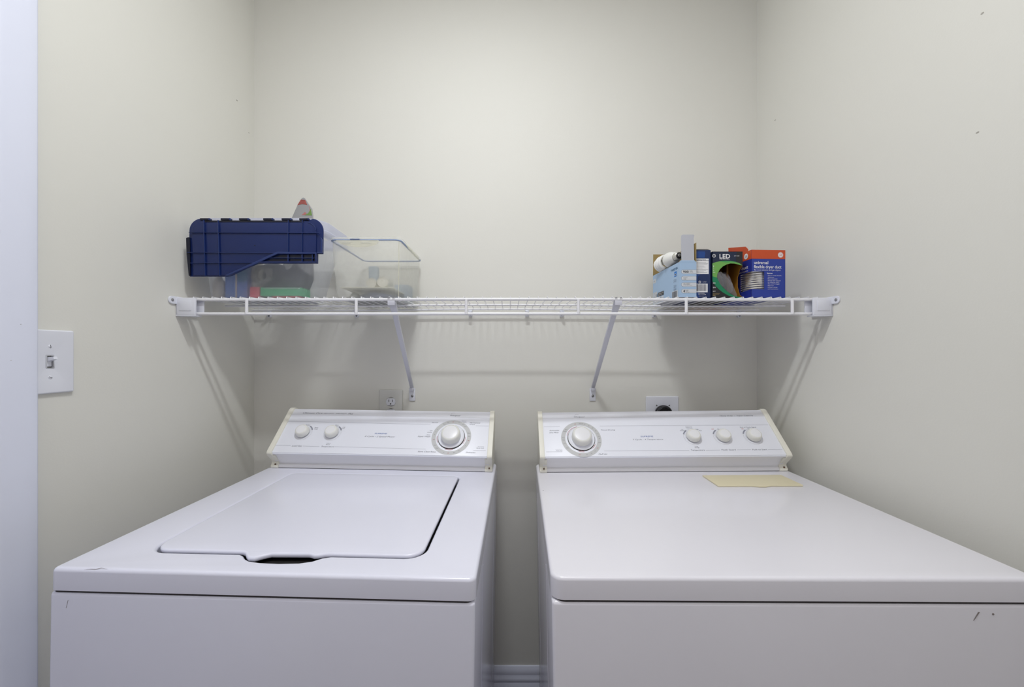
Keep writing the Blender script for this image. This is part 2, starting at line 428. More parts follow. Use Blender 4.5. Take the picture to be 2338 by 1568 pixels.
slab('lid', [lid_outline(-.0008, 'lid')], -.0070, .0022, ENAM, washer, M=B, bev=.0038, seg=4, sharp=40)
bm = bmesh.new()
for x0 in (.075, ): addbox(bm, .270, .425, .0200, .085, -.0255, -.0125)
bm_obj('grip_shade', bm, DARK, washer, M=B)  # black block painted as the shade inside the grip opening
# console print
i = Ink()
i.text('Ultimate Care', .0550, .1425, .0056, .064, .35).text('HEAVY DUTY', .1240, .1425, .0032, .034, .3).text('SUPER CAPACITY', .1640, .1425, .0032, .036, .3).text('Plus', .2035, .1420, .0062, .0165, .4)
i.text('Whirlpool', .5335, .1415, .0056, .033, .5).poly(ring_arc(.546, .1470, .0085, .0089, 60, 170, 8))
i.done('lettering', INK, bd, F2)
i = Ink()
i.text('Load Size', .0725, .0240, .0042, .0300, .35).text('Temperature', .1610, .0236, .0042, .0385, .35)
i.text('8 Cycle - 2 Speed Motor', .2825, .0610, .0040, .0935, .35)
i.text('Normal', .4805, .1150, .0040, .0200, .35).text('Super Wash', .4455, .0640, .0044, .0385, .35)
i.text('Extra Clean Rinse', .4560, .0130, .0042, .0530, .35).text('Permanent', .6000, .1160, .0040, .0340, .35).text('Press', .6005, .1100, .0040, .0170, .35)
i.text('Delicates', .5985, .0130, .0040, .0290, .35)
i.text('Small', .0665, .0925, .0026, .0080, .3).text('Medium', .0840, .0985, .0026, .0150, .3).text('Extra', .1160, .0895, .0028, .0110, .3).text('Large', .1170, .0845, .0028, .0110, .3)
i.text('Hot', .1560, .0945, .0028, .0060, .3).text('Cold', .1545, .0895, .0028, .0080, .3).text('Warm', .1770, .0995, .0028, .0110, .3).text('Cold', .1790, .0955, .0028, .0080, .3).text('Cold', .2035, .0925, .0028, .0080, .3).text('Cold', .2010, .0880, .0028, .0100, .3)
i.text('Warm', .1735, .0355, .0028, .0120, .3).text('Rinse', .1730, .0310, .0028, .0120, .3)
i.text('Light', .4790, .0855, .0028, .0090, .3).text('Wrinkle', .4720, .0790, .0028, .0140, .3).text('Heavy', .4720, .0705, .0028, .0120, .3)
i.text('Reduced', .5740, .1225, .0028, .0150, .3).text('Speed', .5800, .1180, .0028, .0100, .3).text('Soak Only', .6330, .0330, .0026, .0190, .3).text('Pause Soak', .6290, .0285, .0026, .0230, .3)
i.done('lettering', INK, pn, F)
i = Ink()
i.line(.0220, .1122, .4780, .1090).line(.6205, .1072, .6611, .1070).line(.0210, .0268, .0690, .0262).line(.1060, .0260, .1570, .0256).line(.2030, .0256, .4780, .0232).line(.6204, .0220, .6581, .0226)
i.line(.5505, .1240, .5505, .1265, .0008)
i.done('rule_lines', INKL, pn, F)
Ink().text('SUPREME', .3095, .0712, .0046, .0395, .3).done('blue_lettering', INKB, pn, F)
i = Ink(.0003)
for u in (.0885, .1795): i.arc(u, .0725, .0262, .0268, 0, 359)
i.done('knob_ring_print', RINGG, pn, F)
i = Ink(.0004)
for u in (.0885, .1795): i.arc(u, .0725, .0238, .0275, 22, 62)
i.done('indicator_arc', INKL, pn, F)
small_knob(washer, F, .0885, .0725); small_knob(washer, F, .1795, .0725)
dial(washer, F, .5495, .0655, pn, ((176, 206), (252, 284), (-30, 2)), 1)
def ring_words(u, v, words, pn, F):
    k = Ink(.0006); r = Ink(.0006)
    for a, t, red in words:
        a = math.radians(a); x = u+.0542*math.cos(a); y = v+.0542*math.sin(a)-.0012
        (r if red else k).text(t, x, y, .0026, None, .3, 'CENTER')
    k.done('ring_lettering', INK, pn, F); r.done('red_ring_lettering', INKR, pn, F)
ring_words(.5495, .0655, [(92, 'Off', 1), (72, '14', 0), (55, 'Knits', 0), (45, 'Cool', 0), (16, 'Rinse', 0), (4, 'Spin', 0), (-12, 'Off', 1), (-32, '6', 0), (-58, 'Rinse', 0), (-74, 'Spin', 0), (-93, 'Off', 1), (-107, '4', 0), (-135, 'Rinse', 0), (-148, 'Spin', 0), (-170, 'Off', 1), (172, '10', 0), (160, '6', 0), (152, '4', 0), (122, 'Rinse', 0), (108, 'Spin', 0)], pn, F)
# scratches in the enamel
slab('scratch', [[(.052, .0004), (.062, .0014), (.070, .0010), (.078, .0030), (.090, .0020), (.078, .0036), (.070, .0018), (.062, .0019)]], 0, .0002, SCUFF, washer, M=B @ T(0, .0012, -.0018) @ Matrix.Rotation(.85, 4, 'X'))
slab('scratch', [strip((.0275, -.0505), (.0245, -.0632), .0004)], 0, .0002, SCUFF, washer, M=B @ frame((0, .0004, 0), (1, 0, 0), (0, 0, 1)))

# ---- dryer
DW, DH = .737, .9013
PD = Vector((.0651, .5740, 1.275-.3537))
MD = Matrix.Translation(PD) @ Rfit(-1.90, -.70, -.98) @ Matrix.Translation((0, 0, -DH))
dryer = thing('clothes_dryer', (0, 0, 0), 'white clothes dryer with yellowed lint screen cover, right of the pair', 'dryer', M=MD)
B, F, F2, pn, bd = common(dryer, DW, DH, .001, ENAM=DENAM)
BASEZ[0] = DH
flat_under(slab('top_panel', [rrect(0, 0, DW, .612, .02, 8)], -.0355, 0, DENAM, dryer, M=B, bev=.0060, seg=5, sharp=40))
lint = rrect(.4645, .3905, .6805, .4735, .002, 4)
tab = [(.4665, .3905), (.548, .3905), (.556, .3885), (.566, .3850), (.582, .3850), (.592, .3885), (.600, .3905), (.6785, .3905), (.6805, .3925), (.6805, .4735), (.4645, .4735), (.4645, .3925)]
lc = slab('lint_screen_cover', [tab], 0, .0042, LINTC, dryer, M=B, bev=.0014)
lc['label'] = 'yellowed cream lint screen cover'
i = Ink(); i.text('Whirlpool', .1215, .1390, .0056, .034, .5).poly(ring_arc(.135, .1445, .0085, .0089, 60, 170, 8))
i.text('Heavy Duty  -  Super Capacity', .5775, .1375, .0040, .1030, .15)
i.done('lettering', INK, bd, F2)
i = Ink()
i.text('Automatic', .0420, .0905, .0038, .0310, .35).text('Dry Miser', .0415, .0830, .0038, .0290, .35).text('Timed Drying', .1990, .0905, .0040, .0435, .25)
i.text('Fluff Air', .1795, .0085, .0042, .0265, .35).text('7 Cycle - 4 Temperature', .2893, .0560, .0040, .0900, .15)
i.text('Temperature', .4495, .0192, .0042, .0400, .1).text('Finish Guard', .5375, .0192, .0042, .0405, .1).text('Push to Start', .6255, .0192, .0042, .0415, .1)
i.text('End of Cycle Signal', .6225, .0955, .0032, .0480, .1).text('Medium Ht', .4600, .0985, .0028, .0190).text('Perm Press', .4620, .0945, .0026, .0170)
i.text('Low', .4440, .0905, .0028, .0060).text('Delicates', .4400, .0860, .0028, .0150).text('High', .4880, .0905, .0028, .0080).text('Heat', .4960, .0855, .0028, .0080)
i.text('Long', .4655, .0318, .0028, .0090).text('Energy', .4640, .0278, .0028, .0130)
i.text('On', .5530, .0905, .0028, .0050).text('On', .6430, .0905, .0028, .0050)
i.text('Damp Dry', .0570, .0215, .0028, .0180, .2).done('lettering', INK, pn, F)
i = Ink(); i.text('Off', .5350, .0900, .0030, .0070).text('Off', .6240, .0900, .0030, .0070).done('red_lettering', INKR, pn, F)
i = Ink()
i.line(.0261, .1062, .0758, .1062).line(.1992, .1068, .7106, .1046).line(.0282, .0195, .0752, .0193).line(.0560, .0265, .0752, .0265, .0004).line(.0752, .0193, .0752, .0265, .0004).line(.1980, .0206, .4450, .0206).line(.4930, .0206, .5340, .0206).line(.5820, .0206, .6220, .0206).line(.6700, .0206, .7117, .0206)
i.done('rule_lines', INKL, pn, F)
Ink().text('SUPREME', .3151, .0660, .0046, .0385, .15).done('blue_lettering', INKB, pn, F)
i = Ink(.0003)
for u in (.4698, .5583, .6468): i.arc(u, .0645, .0262, .0268, 0, 359)
i.done('knob_ring_print', RINGG, pn, F)
i = Ink(.0004)
for u in (.4698, .5583, .6468): i.arc(u, .0645, .0238, .0275, 118, 158)
i.done('indicator_arc', INKL, pn, F)
for u in (.4698, .5583, .6468): small_knob(dryer, F, u, .0645)
dial(dryer, F, .1365, .0620, pn, ((100, 164), (253, 275), (-48, -26)), 2)
ring_words(.1365, .0620, [(104, 'Off', 1), (84, 'Reduced', 0), (72, '70', 0), (58, '60', 0), (44, '50', 0), (30, '40', 0), (18, 'Less', 0), (8, 'Dry', 0), (0, '20', 0), (-14, 'Cool', 0), (-36, 'Off', 1), (-50, '15', 0), (-64, '20', 0), (-80, '30', 0), (-103, 'Off', 1), (-146, 'Less', 0), (-164, 'Dry', 0), (-176, 'Very', 0), (176, 'More', 0), (150, 'Energy', 0), (142, 'Saver', 0)], pn, F)
for (p, q, wd) in (((.6665, -.0110), (.6530, -.0300), .0011), ((.6440, -.0500), (.6355, -.0630), .0012)):
    slab('scratch', [[(p[0]-wd, p[1]), (p[0]+wd, p[1]), (q[0]+wd*.4, q[1]), (q[0]-wd*.4, q[1])]], 0, .0002, SCUFF, dryer, M=B @ frame((0, .0003, 0), (1, 0, 0), (0, 0, 1)))
slab('scuff', [circ(.6642, -.0531, .0016, 8)], 0, .0003, SCUFF, dryer, M=B @ frame((0, .0003, 0), (1, 0, 0), (0, 0, 1)))
slab('scuff', [circ(.0100, .372, .0012, 8)], 0, .0003, BLACK, dryer, M=B)

# ------------------------------------------------------------------ wire shelf
ZT = 1.4262                    # top of the cross wires
shelf = thing('wire_shelf', (0, YB, ZT), 'white ventilated wire shelf fixed across the wall above both machines', 'shelf')
SM = T(0, -YB, -ZT)
def bow(x): return .0036*max(0, 1-((x+.01)/.46)**2)
xs = [-.888+i*(.888+.862)/24 for i in range(25)]
def rail(name, y, z, r, k): return tube(name, [(x, y, z+k*bow(x)) for x in xs], r, WIRE, shelf, n=10, M=SM)
rail('front_rail', 1.0, 1.4178, .0043, .3); rail('lower_rail', .9990, 1.3790, .0043, 0)
rail('middle_rail', 1.144, 1.4185, .0032, 1.0); rail('back_rail', 1.262, 1.4185, .0032, 1.0)
x = -.8625; n = 0
while x < .845:
    b = bow(x)
    tube('cross_wire', [(x, .9975, 1.4205+.3*b), (x, .9985, ZT-.0016+.3*b), (x, 1.02, ZT-.0016+.4*b), (x, 1.144, ZT-.0016+b), (x, 1.266, ZT-.0016+b)], .00135, WIRE, shelf, n=6, M=SM)
    x += .02545; n += 1
for px in (-.715, -.4168, -.1174, .188, .4815, .7700):
    tube('lip_upright', [(px, .9955, 1.4180), (px, .9950, 1.3780)], .0040, WIRE, shelf, n=10, M=SM)
for s in (-1, 1):
    XW = XL if s < 0 else XR
    def X(d): return XW+(d if s < 0 else -d)
    def bx2(bm, d0, d1, *r, **k): a, b = sorted((X(d0), X(d1))); addbox(bm, a, b, *r, **k)
    bm = bmesh.new()
    bx2(bm, .0005, .052, .984, .992, 1.3735, 1.4215, bev=.003)
    bx2(bm, .0005, .006, .984, 1.05, 1.3735, 1.4240, bev=.002)
    bx2(bm, .0005, .052, .984, 1.008, 1.3715, 1.3740, bev=.001)
    bx2(bm, .040, .060, 1.004, 1.007, 1.3760, 1.4205, bev=.001)
    br = bm_obj('end_bracket', bm, PLAST, shelf, M=SM)
    bm = bmesh.new(); a, b = sorted((X(.010), X(.043)))
    addbox(bm, a, b, .9828, .9842, 1.3860, 1.4150, bev=.0006)
    bm_obj('bracket_face', bm, PLAST, br, M=SM)
    tb = slab('screw_tab', [rrect(.962, 1.4035, .99, 1.4240, .009, 6)], 0, .004, PLAST, br, bev=.001,
              M=SM @ (frame((XW+.0002, 0, 0), (0, 1, 0), (0, 0, 1)) if s < 0 else frame((XW-.0042, 0, 0), (0, 1, 0), (0, 0, 1))))
    lathe('screw', [(0, .0018), (.0022, .0018), (.0042, .0004), (.0042, 0), (0, 0)], ZINC, br, n=14,
          M=SM @ (frame((XW+.0042, .9715, 1.4135), (0, 1, 0), (0, 0, 1)) if s < 0 else frame((XW-.0042, .9715, 1.4135), (0, -1, 0), (0, 0, 1))))
# clips of the back rail on the wall
for px in (-.842, -.535, -.136, .062, .183, .508, .806):
    bm = bmesh.new()
    zz = bow(px)
    addbox(bm, px-.006, px+.006, 1.256, YB, 1.4085+zz, 1.4135+zz, bev=.001); addbox(bm, px-.006, px+.006, 1.280, YB, 1.396+zz, 1.424+zz, bev=.001)
    c = bm_obj('wall_clip', bm, PLAST, shelf, M=SM)
    lathe('screw', [(0, .0022), (.0028, .0018), (.0036, 0), (0, 0)], BLACK if px < 0 else ZINC, c, n=12, M=SM @ frame((px, 1.2800, 1.4025+zz), (1, 0, 0), (0, 0, 1)))
# support braces
for xt, xb in ((-.3215, -.3415), (.2970, .2930)):
    top = Vector((xt, 1.0, 1.4130)); bot = Vector((xb, 1.2800, 1.1480))
    d = (bot-top).normalized(); side = Vector((1, 0, 0)); nrm = d.cross(side).normalized()
    bm = bmesh.new()
    secs = [(0, .0100, .006), (.018, .0095, .007), (.05, .0072, .008), (.12, .0068, .008), (1, .0058, .007)]
    L = (bot-top).length; rings = []
    for t, hw, dp in secs:
        c = top+d*(t*L if t == 1 else t)
        if t == 1: c = bot
        pr = [(-hw, dp), (-hw, 0), (-hw*.5, -.0012), (hw*.5, -.0012), (hw, 0), (hw, dp), (hw-.0014, dp), (hw-.0014, .0014), (-hw+.0014, .0014), (-hw+.0014, dp)]
        sgn = -1 if nrm.y > 0 else 1
        rings.append([bm.verts.new(c+side*a+nrm*(-sgn)*b) for a, b in pr])
    for q, r2 in zip(rings, rings[1:]):
        for k in range(len(q)): bm.faces.new((q[k], q[(k+1) % len(q)], r2[(k+1) % len(q)], r2[k]))
    bm.faces.new(rings[0]); bm.faces.new(rings[-1][::-1])
    bc = bm_obj('support_brace', bm, BRACE, shelf, M=SM, sharp=40)
    # two hooks over the rail
    for k in (-.0065, .0065):
        tube('hook', [(xt+k-.003, .9945, 1.4225), (xt+k+.003, .9945, 1.4235)], .0012, ZINC, bc, n=6, M=SM)
    bm = bmesh.new(); addbox(bm, xt-.0098, xt+.0098, .9935, .9955, 1.402, 1.4150, bev=.0007)
    bm_obj('rail_grip', bm, BRACE, bc, M=SM)
    wp = box('wall_plate', (xb-.0105, xb+.0105, YB-.0035, YB, 1.1030, 1.1480), PLAST, bc, bev=.001, M=SM)
    bm = bmesh.new(); addbox(bm, xb-.007, xb+.007, 1.272, YB-.002, 1.1400, 1.1500, bev=.001); bm_obj('foot_fold', bm, BRACE, bc, M=SM)
    lathe('screw', [(0, .0030), (.0022, .0028), (.0046, .0006), (.0046, 0), (0, 0)], ZINC, wp, n=14, M=SM @ frame((xb, YB-.0035, 1.1205), (1, 0, 0), (0, 0, 1)))

# ------------------------------------------------------------------ switch and outlets
def plate_mesh(w2, h2, holes=()): return [rrect(-w2, -h2, w2, h2, .003)]+[h[::-1] for h in holes]
# light switch on the left wall
sw = thing('light_switch', (XL, .7110, 1.256), 'white toggle light switch plate on the left wall beside the door casing', 'light switch')
FX = frame((0, 0, 0), (0, 1, 0), (0, 0, 1))
slab('wall_plate', plate_mesh(.0398, .062, [rrect(-.0052, -.0120, .0052, .0120, .0008)]), 0, .0062, PLAST, sw, M=FX, bev=.0028, seg=3)
slab('toggle_frame', [rrect(-.0060, -.0128, .0060, .0128, .0006), rrect(-.0050, -.0118, .0050, .0118, .0006)[::-1]], .0050, .0066, mat('frame_pale', (206, 207, 212), .4), sw, M=FX)
slab('toggle_well', [rrect(-.0055, -.0125, .0055, .0125, .0006)], .0005, .0015, mat('well_shadow_grey', (150, 150, 146), .5), sw, M=FX)
tg = bmesh.new(); addbox(tg, -.0042, .0042, -.0095, .0095, .0015, .0045, bev=.001)
rr = [(-.0042, 0, .003), (.0042, 0, .003), (.0042, .0090, .003), (-.0042, .0090, .003)]
q = [(-.0030, .0050, .0175), (.0030, .0050, .0175), (.0030, .0098, .0160), (-.0030, .0098, .0160)]
va = [tg.verts.new(p) for p in rr]; vb = [tg.verts.new(p) for p in q]
for k in range(4): tg.faces.new((va[k], va[(k+1) % 4], vb[(k+1) % 4], vb[k]))
tg.faces.new(vb); tg.faces.new(va[::-1])
bm_obj('toggle', tg, PLAST, sw, M=FX)
for z, a in ((.0302, .15), (-.0302, 1.05)):
    s = lathe('screw', [(0, .0014), (.0022, .0012), (.0032, .0003), (.0032, 0), (0, 0)], PLAST, sw, M=FX @ T(0, z, .0060), n=16)
    slab('slot', [strip((-.0030*math.cos(a+PI/2), -.0030*math.sin(a+PI/2)), (.0030*math.cos(a+PI/2), .0030*math.sin(a+PI/2)), .0009)], 0, .0003, mat('slot_grey', (120, 120, 125), .5), s, M=FX @ T(0, z, .0073))
# duplex outlet left
FY = frame((0, 0, 0), (1, 0, 0), (0, 0, 1))
ot = thing('duplex_outlet', (-.4157, YB, 1.0803), 'almond duplex electrical outlet on the back wall behind the washing machine', 'outlet')
slab('wall_plate', plate_mesh(.0405, .062, [circ(0, .0195, .0158), circ(0, -.0195, .0158)]), 0, .006, PLATE, ot, M=FY, bev=.0025, seg=3)
slab('plate_screw', [circ(0, 0, .003, 14)], .006, .0068, PLATE, ot, M=FY)
for dz in (.0195, -.0195):
    face = [(.0165*math.cos(t), dz+max(-.0125, min(.0125, .0165*math.sin(t)))) for t in [k*2*PI/40 for k in range(40)]]
    rc = slab('receptacle', [face], .001, .0075, PLAST, ot, M=FY, bev=.001)
    for sx in (-1, 1): slab('slot', [rrect(sx*.0062-.0010, dz+.0000, sx*.0062+.0010, dz+.0085, 0)], .0074, .0078, BLACK, rc, M=FY)
    slab('ground_hole', [circ(0, dz-.0065, .0024, 14)], .0074, .0078, BLACK, rc, M=FY)
# dryer outlet right
dr = thing('dryer_outlet', (.5368, YB, 1.0622), 'wide white outlet plate with a round black receptacle, behind the dryer', 'outlet')
slab('wall_plate', plate_mesh(.0572, .057, [circ(.001, -.003, .0270)]), 0, .0062, PLAST, dr, M=FY, bev=.0028, seg=3)
lathe('receptacle', [(.0268, 0), (.0268, .010), (.0300, .011), (.0300, .016), (.0268, .0175), (.0268, .026), (.0250, .028), (.0215, .028), (.0205, .024), (0, .024)], BLACK, dr, M=FY @ T(.001, -.003, 0), n=40)
lathe('receptacle_ring', [(.0272, .017), (.0278, .0195), (.0272, .022), (.0262, .0195)], mat('grey_rubber', (84, 84, 88), .5), dr, M=FY @ T(.001, -.003, 0), n=40)
for sx in (-.0205, .0235): lathe('screw', [(0, .0014), (.0020, .0012), (.0030, 0), (0, 0)], ZINC, dr, M=FY @ T(sx, .0255, .0060), n=14)

# ------------------------------------------------------------------ left: lidded bin
ZS = ZT+.0003
binr = thing('storage_bin', (-.70, 1.10, ZS), 'milky plastic storage bin with a navy blue hinged lid hanging open over its front', 'storage bin')
BM = T(.70, -1.10, -ZS)
def loft(name, loops, m, parent, M, closed_bottom=True, thick=0, sharp=50):
    bm = bmesh.new(); rs = [[bm.verts.new(p) for p in l] for l in loops]
    for a, b in zip(rs, rs[1:]):
        n = len(a)
        for k in range(n): bm.faces.new((a[k], a[(k+1) % n], b[(k+1) % n], b[k]))
    if closed_bottom: bm.faces.new(rs[0][::-1])
    return bm_obj(name, bm, m, parent, M, sharp)
def rl(x0, y0, x1, y1, r, z, n=6): return [(x, y, z) for x, y in rrect(x0, y0, x1, y1, r, n)]
loft('bin_body', [rl(-.850, 1.035, -.5850, 1.160, .016, ZS+.001), rl(-.852, 1.032, -.5820, 1.168, .018, ZS+.010), rl(-.866, 1.018, -.545, 1.192, .022, ZS+.185)], FROST, binr, BM)
RIMM = frosted('milky_rim', (236, 238, 250), .25, gloss=.03)
rim = slab_mesh([rrect(-.872, 1.004, -.516, 1.216, .055, 10), rrect(-.862, 1.014, -.544, 1.196, .035, 10)[::-1]], 0, .010, .002)
finish('bin_rim', rim, RIMM, binr, BM @ T(0, 0, ZS+.183))
rim = slab_mesh([rrect(-.870, 1.006, -.5175, 1.214, .054, 10), rrect(-.866, 1.010, -.5215, 1.210, .051, 10)[::-1]], 0, .026)
finish('rim_skirt', rim, RIMM, binr, BM @ T(0, 0, ZS+.191))
# navy lid flap, frame in mm/1000 with origin at lower left of the flap
FL = BM @ frame((-.8726, .9940, 1.4683), (1, 0, 0), (0, .02, 1))
mm = lambda pts: [(a/1000, b/1000) for a, b in pts]
def cornerarc(cx, cy, r, a0, a1, n=7): return [(cx+r*math.cos(math.radians(a0+(a1-a0)*k/n)), cy+r*math.sin(math.radians(a0+(a1-a0)*k/n))) for k in range(n+1)]
outl = [(3.6, 11.9), (107.9, 11.9), (116, 14), (185, 47.4), (246, 47.4), (351, 47.4), (351, 73.5), (365.2, 73.5)]+cornerarc(332, 137.5, 33.2, 0, 82)+[(325, 165), (44, 165)]+cornerarc(33.2, 137.5, 33.2, 95, 180)+[(0, 118.6), (-5.9, 117.4), (-3.6, 71.1)]
flap = slab('lid_flap', [mm(outl)], -.004, 0, NAVY, binr, M=FL, bev=.0008)
flap['label'] = 'navy blue hinged lid half with a slanted lower edge'
inner = [(16, 14), (108, 14), (238, 73.5), (348, 73.5), (348, 131)]+cornerarc(324, 135, 24, 0, 90)+[(322, 159), (46, 159)]+cornerarc(34, 135, 24, 90, 180)+[(10, 110), (15, 60)]
slab('raised_tray', [mm(inner)], 0, .0030, NAVY, flap, M=FL, bev=.0012)
# ribs: each its own part
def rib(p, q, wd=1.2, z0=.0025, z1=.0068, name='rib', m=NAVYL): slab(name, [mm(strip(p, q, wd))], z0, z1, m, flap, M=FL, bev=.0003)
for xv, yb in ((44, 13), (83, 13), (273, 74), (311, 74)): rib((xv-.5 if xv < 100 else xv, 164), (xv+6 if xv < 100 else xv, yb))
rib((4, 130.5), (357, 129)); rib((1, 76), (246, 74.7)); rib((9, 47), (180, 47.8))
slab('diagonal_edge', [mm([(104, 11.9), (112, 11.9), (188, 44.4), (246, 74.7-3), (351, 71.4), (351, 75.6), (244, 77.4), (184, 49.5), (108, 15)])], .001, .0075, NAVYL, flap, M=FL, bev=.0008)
# latticed pocket below the diagonal edge
slab('pocket_shade', [mm([(205, 49), (349, 49), (349, 71), (250, 71)])], .0004, .0010, NAVYD, flap, M=FL)  # dark sheet painted as the shade inside the pocket
rib((196, 49.3), (351, 49.3), 3.4, .0005, .0075, 'pocket_edge', NAVY); rib((349.2, 49), (349.2, 74), 3.2, .0005, .0075, 'pocket_edge', NAVY)
rib((205, 61), (347, 60.5), 1.2, .001, .006); rib((273, 51), (273, 71), 3.2, .001, .005, m=NAVY); rib((311, 51), (311, 71), 3.2, .001, .005, m=NAVY); rib((339, 51), (339, 71), 1.2, .001, .006)
# thin dark strip painted as shadow along the hinge edge, hinge knuckles
slab('hinge_shadow', [mm([(42, 160), (312, 160), (312, 165), (42, 165)])], .0002, .0006, NAVYD, flap, M=FL)
for xa in (30, 86, 136, 202, 252, 300):
    box('hinge_knuckle', (xa/1000, xa/1000+.027, .1655, .1710, -.006, .002), NAVYD, flap, bev=.001, M=FL)
    box('knuckle_cheek', (xa/1000+.024, xa/1000+.0275, .1655, .1705, -.002, .0035), NAVYL, flap, bev=.0006, M=FL)
slab('moulding_dot', [circ(.1815, .0955, .0018, 12)], .0030, .0034, NAVYD, flap, M=FL)
slab('side_lip', [mm([(351.5, 74), (365, 74), (365, 112), (361.5, 118), (361.5, 77), (351.5, 77)])], 0, .006, NAVYL, flap, M=FL, bev=.0006)
slab('left_rim_shade', [mm([(-3, 71), (-5, 116), (0, 118), (4, 118), (6, 71), (8, 14), (4, 13)])], 0, .004, NAVYD, flap, M=FL, bev=.0006)  # dark piece: shade along the left rim put into its colour
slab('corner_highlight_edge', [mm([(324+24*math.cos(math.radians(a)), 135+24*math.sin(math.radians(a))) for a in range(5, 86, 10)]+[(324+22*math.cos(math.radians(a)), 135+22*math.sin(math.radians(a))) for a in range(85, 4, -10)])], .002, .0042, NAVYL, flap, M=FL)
OPQ = frosted('milky_light_stop', (226, 228, 232), .06)  # nearly opaque plastic for the added light-blocking sheets
box('light_stop_sheet', (-.838, -.594, 1.045, 1.155, ZS+.0012, ZS+.0022), OPQ, binr, M=BM)  # added sheet that blocks light through the bin bottom
# things in the bin
g = 'things stored inside the milky bin'
def cart(name, label, cat, b, m, bev=.001, yaw=0, cx=None):
    cxx, cyy = (b[0]+b[1])/2, (b[2]+b[3])/2
    t = thing(name, (cxx, cyy, b[4]), label, cat); t.rotation_euler = (0, 0, yaw)
    box('carton_body', (b[0]-cxx, b[1]-cxx, b[2]-cyy, b[3]-cyy, 0, b[5]-b[4]), m, t, bev=bev)
    return t
ZB = ZS+.003
bc_ = cart('blue_carton', 'blue carton with a cream stripe seen through the milky bin', 'box', (-.8225, -.758, 1.058, 1.13, ZB, ZB+.115), mat('carton_blue', (84, 132, 214), .5))
box('cream_stripe', (-.0025, .0025, -.0365, -.0358, .001, .114), mat('stripe_cream', (206, 190, 176), .6), bc_)
box('upper_band', (.0035, .0322, -.0366, -.0358, .048, .100), mat('teal_band', (30, 120, 170), .5), bc_)
wbt = thing('white_bottle', (-.8405, 1.060, ZB), 'white rounded bottle at the left end of the milky bin', 'bottle')
lathe('bottle_body', [(0, 0), (.0135, 0), (.0145, .004), (.0145, .04), (.0125, .052), (.0065, .060), (.0065, .066), (0, .066)], mat('bottle_white', (206, 200, 186), .4), wbt, n=24)
lathe('bottle_cap', [(0, .066), (.0075, .066), (.0075, .078), (0, .078)], mat('bottle_cap_brown', (120, 100, 84), .5), wbt, n=20)
can = thing('grey_canister', (-.7430, 1.080, ZB), 'beige grey canister beside the blue carton in the bin', 'canister')
lathe('canister_body', [(0, 0), (.0135, 0), (.0140, .003), (.0140, .110), (.012, .118), (0, .118)], mat('canister_grey', (206, 202, 194), .5), can, n=28)
tp = thing('tape_roll', (-.7160, 1.058, ZB+.0663), 'dark tape roll standing on edge in the milky bin', 'tape roll')
lathe('tape', [(.019, -.006), (.028, -.006), (.028, .006), (.019, .006), (.019, -.006)], mat('tape_grey', (126, 124, 122), .6), tp, M=frame((0, 0, 0), (1, 0, 0), (0, 0, 1)), n=36)
lathe('tape_core', [(.0175, -.0055), (.019, -.0055), (.019, .0055), (.0175, .0055), (.0175, -.0055)], mat('core_grey', (170, 168, 160), .7), tp, M=frame((0, 0, 0), (1, 0, 0), (0, 0, 1)), n=36)
# dark cloth pouch: lumpy wedge
def lump(name, label, cat, c, s, m, seed, flat=.0):
    rnd = random.Random(seed); bm = bmesh.new(); bmesh.ops.create_icosphere(bm, subdivisions=3, radius=1)
    ph = [rnd.uniform(0, 6) for _ in range(6)]
    for v in bm.verts:
        k = 1+.10*math.sin(4*v.co.x+ph[0])*math.sin(5*v.co.z+ph[1])+.08*math.sin(7*v.co.y+ph[2]+3*v.co.x)
        z = max(v.co.z, -.55)
        v.co = Vector((v.co.x*k*s[0]*(1-.35*max(z, 0)), v.co.y*k*s[1], (z+.55)*k*s[2]))
    o = bm_obj(name, bm, m, None, None, 60); o.location = c
    return tag(o, label, cat)
cart('charcoal_case', 'upright charcoal case behind the tape roll in the milky bin', 'case', (-.735, -.682, 1.085, 1.125, ZB+.033, ZB+.110), mat('case_dark', (58, 60, 74), .6), bev=.010)
lump('cloth_pouch', 'dark grey cloth pouch at the right end of the milky bin', 'pouch', (-.642, 1.10, ZB+.031), (.044, .035, .046), mat('pouch_grey', (66, 68, 78), .9, var=.1, vscale=40), 3)
gb = cart('green_packet', 'flat green box lying along the bottom front of the milky bin', 'box', (-.712, -.596, 1.046, 1.095, ZB+.006, ZB+.030), mat('packet_green', (56, 196, 124), .5))
box('green_packet_lid_edge', (-.050, .056, -.0251, -.0243, .0195, .0235), mat('packet_pale', (150, 190, 165), .5), gb)
gb.children[1].name = 'pale_edge'
rb = cart('red_packet', 'small red box beside the green box in the milky bin', 'box', (-.7420, -.7145, 1.045, 1.085, ZB, ZB+.031), mat('packet_red', (232, 72, 92), .5))
rd = cart('red_pouch', 'thin dark red packet under the green box in the bin', 'packet', (-.680, -.600, 1.047, 1.09, ZB, ZB+.0055), mat('pouch_red', (200, 60, 62), .6))
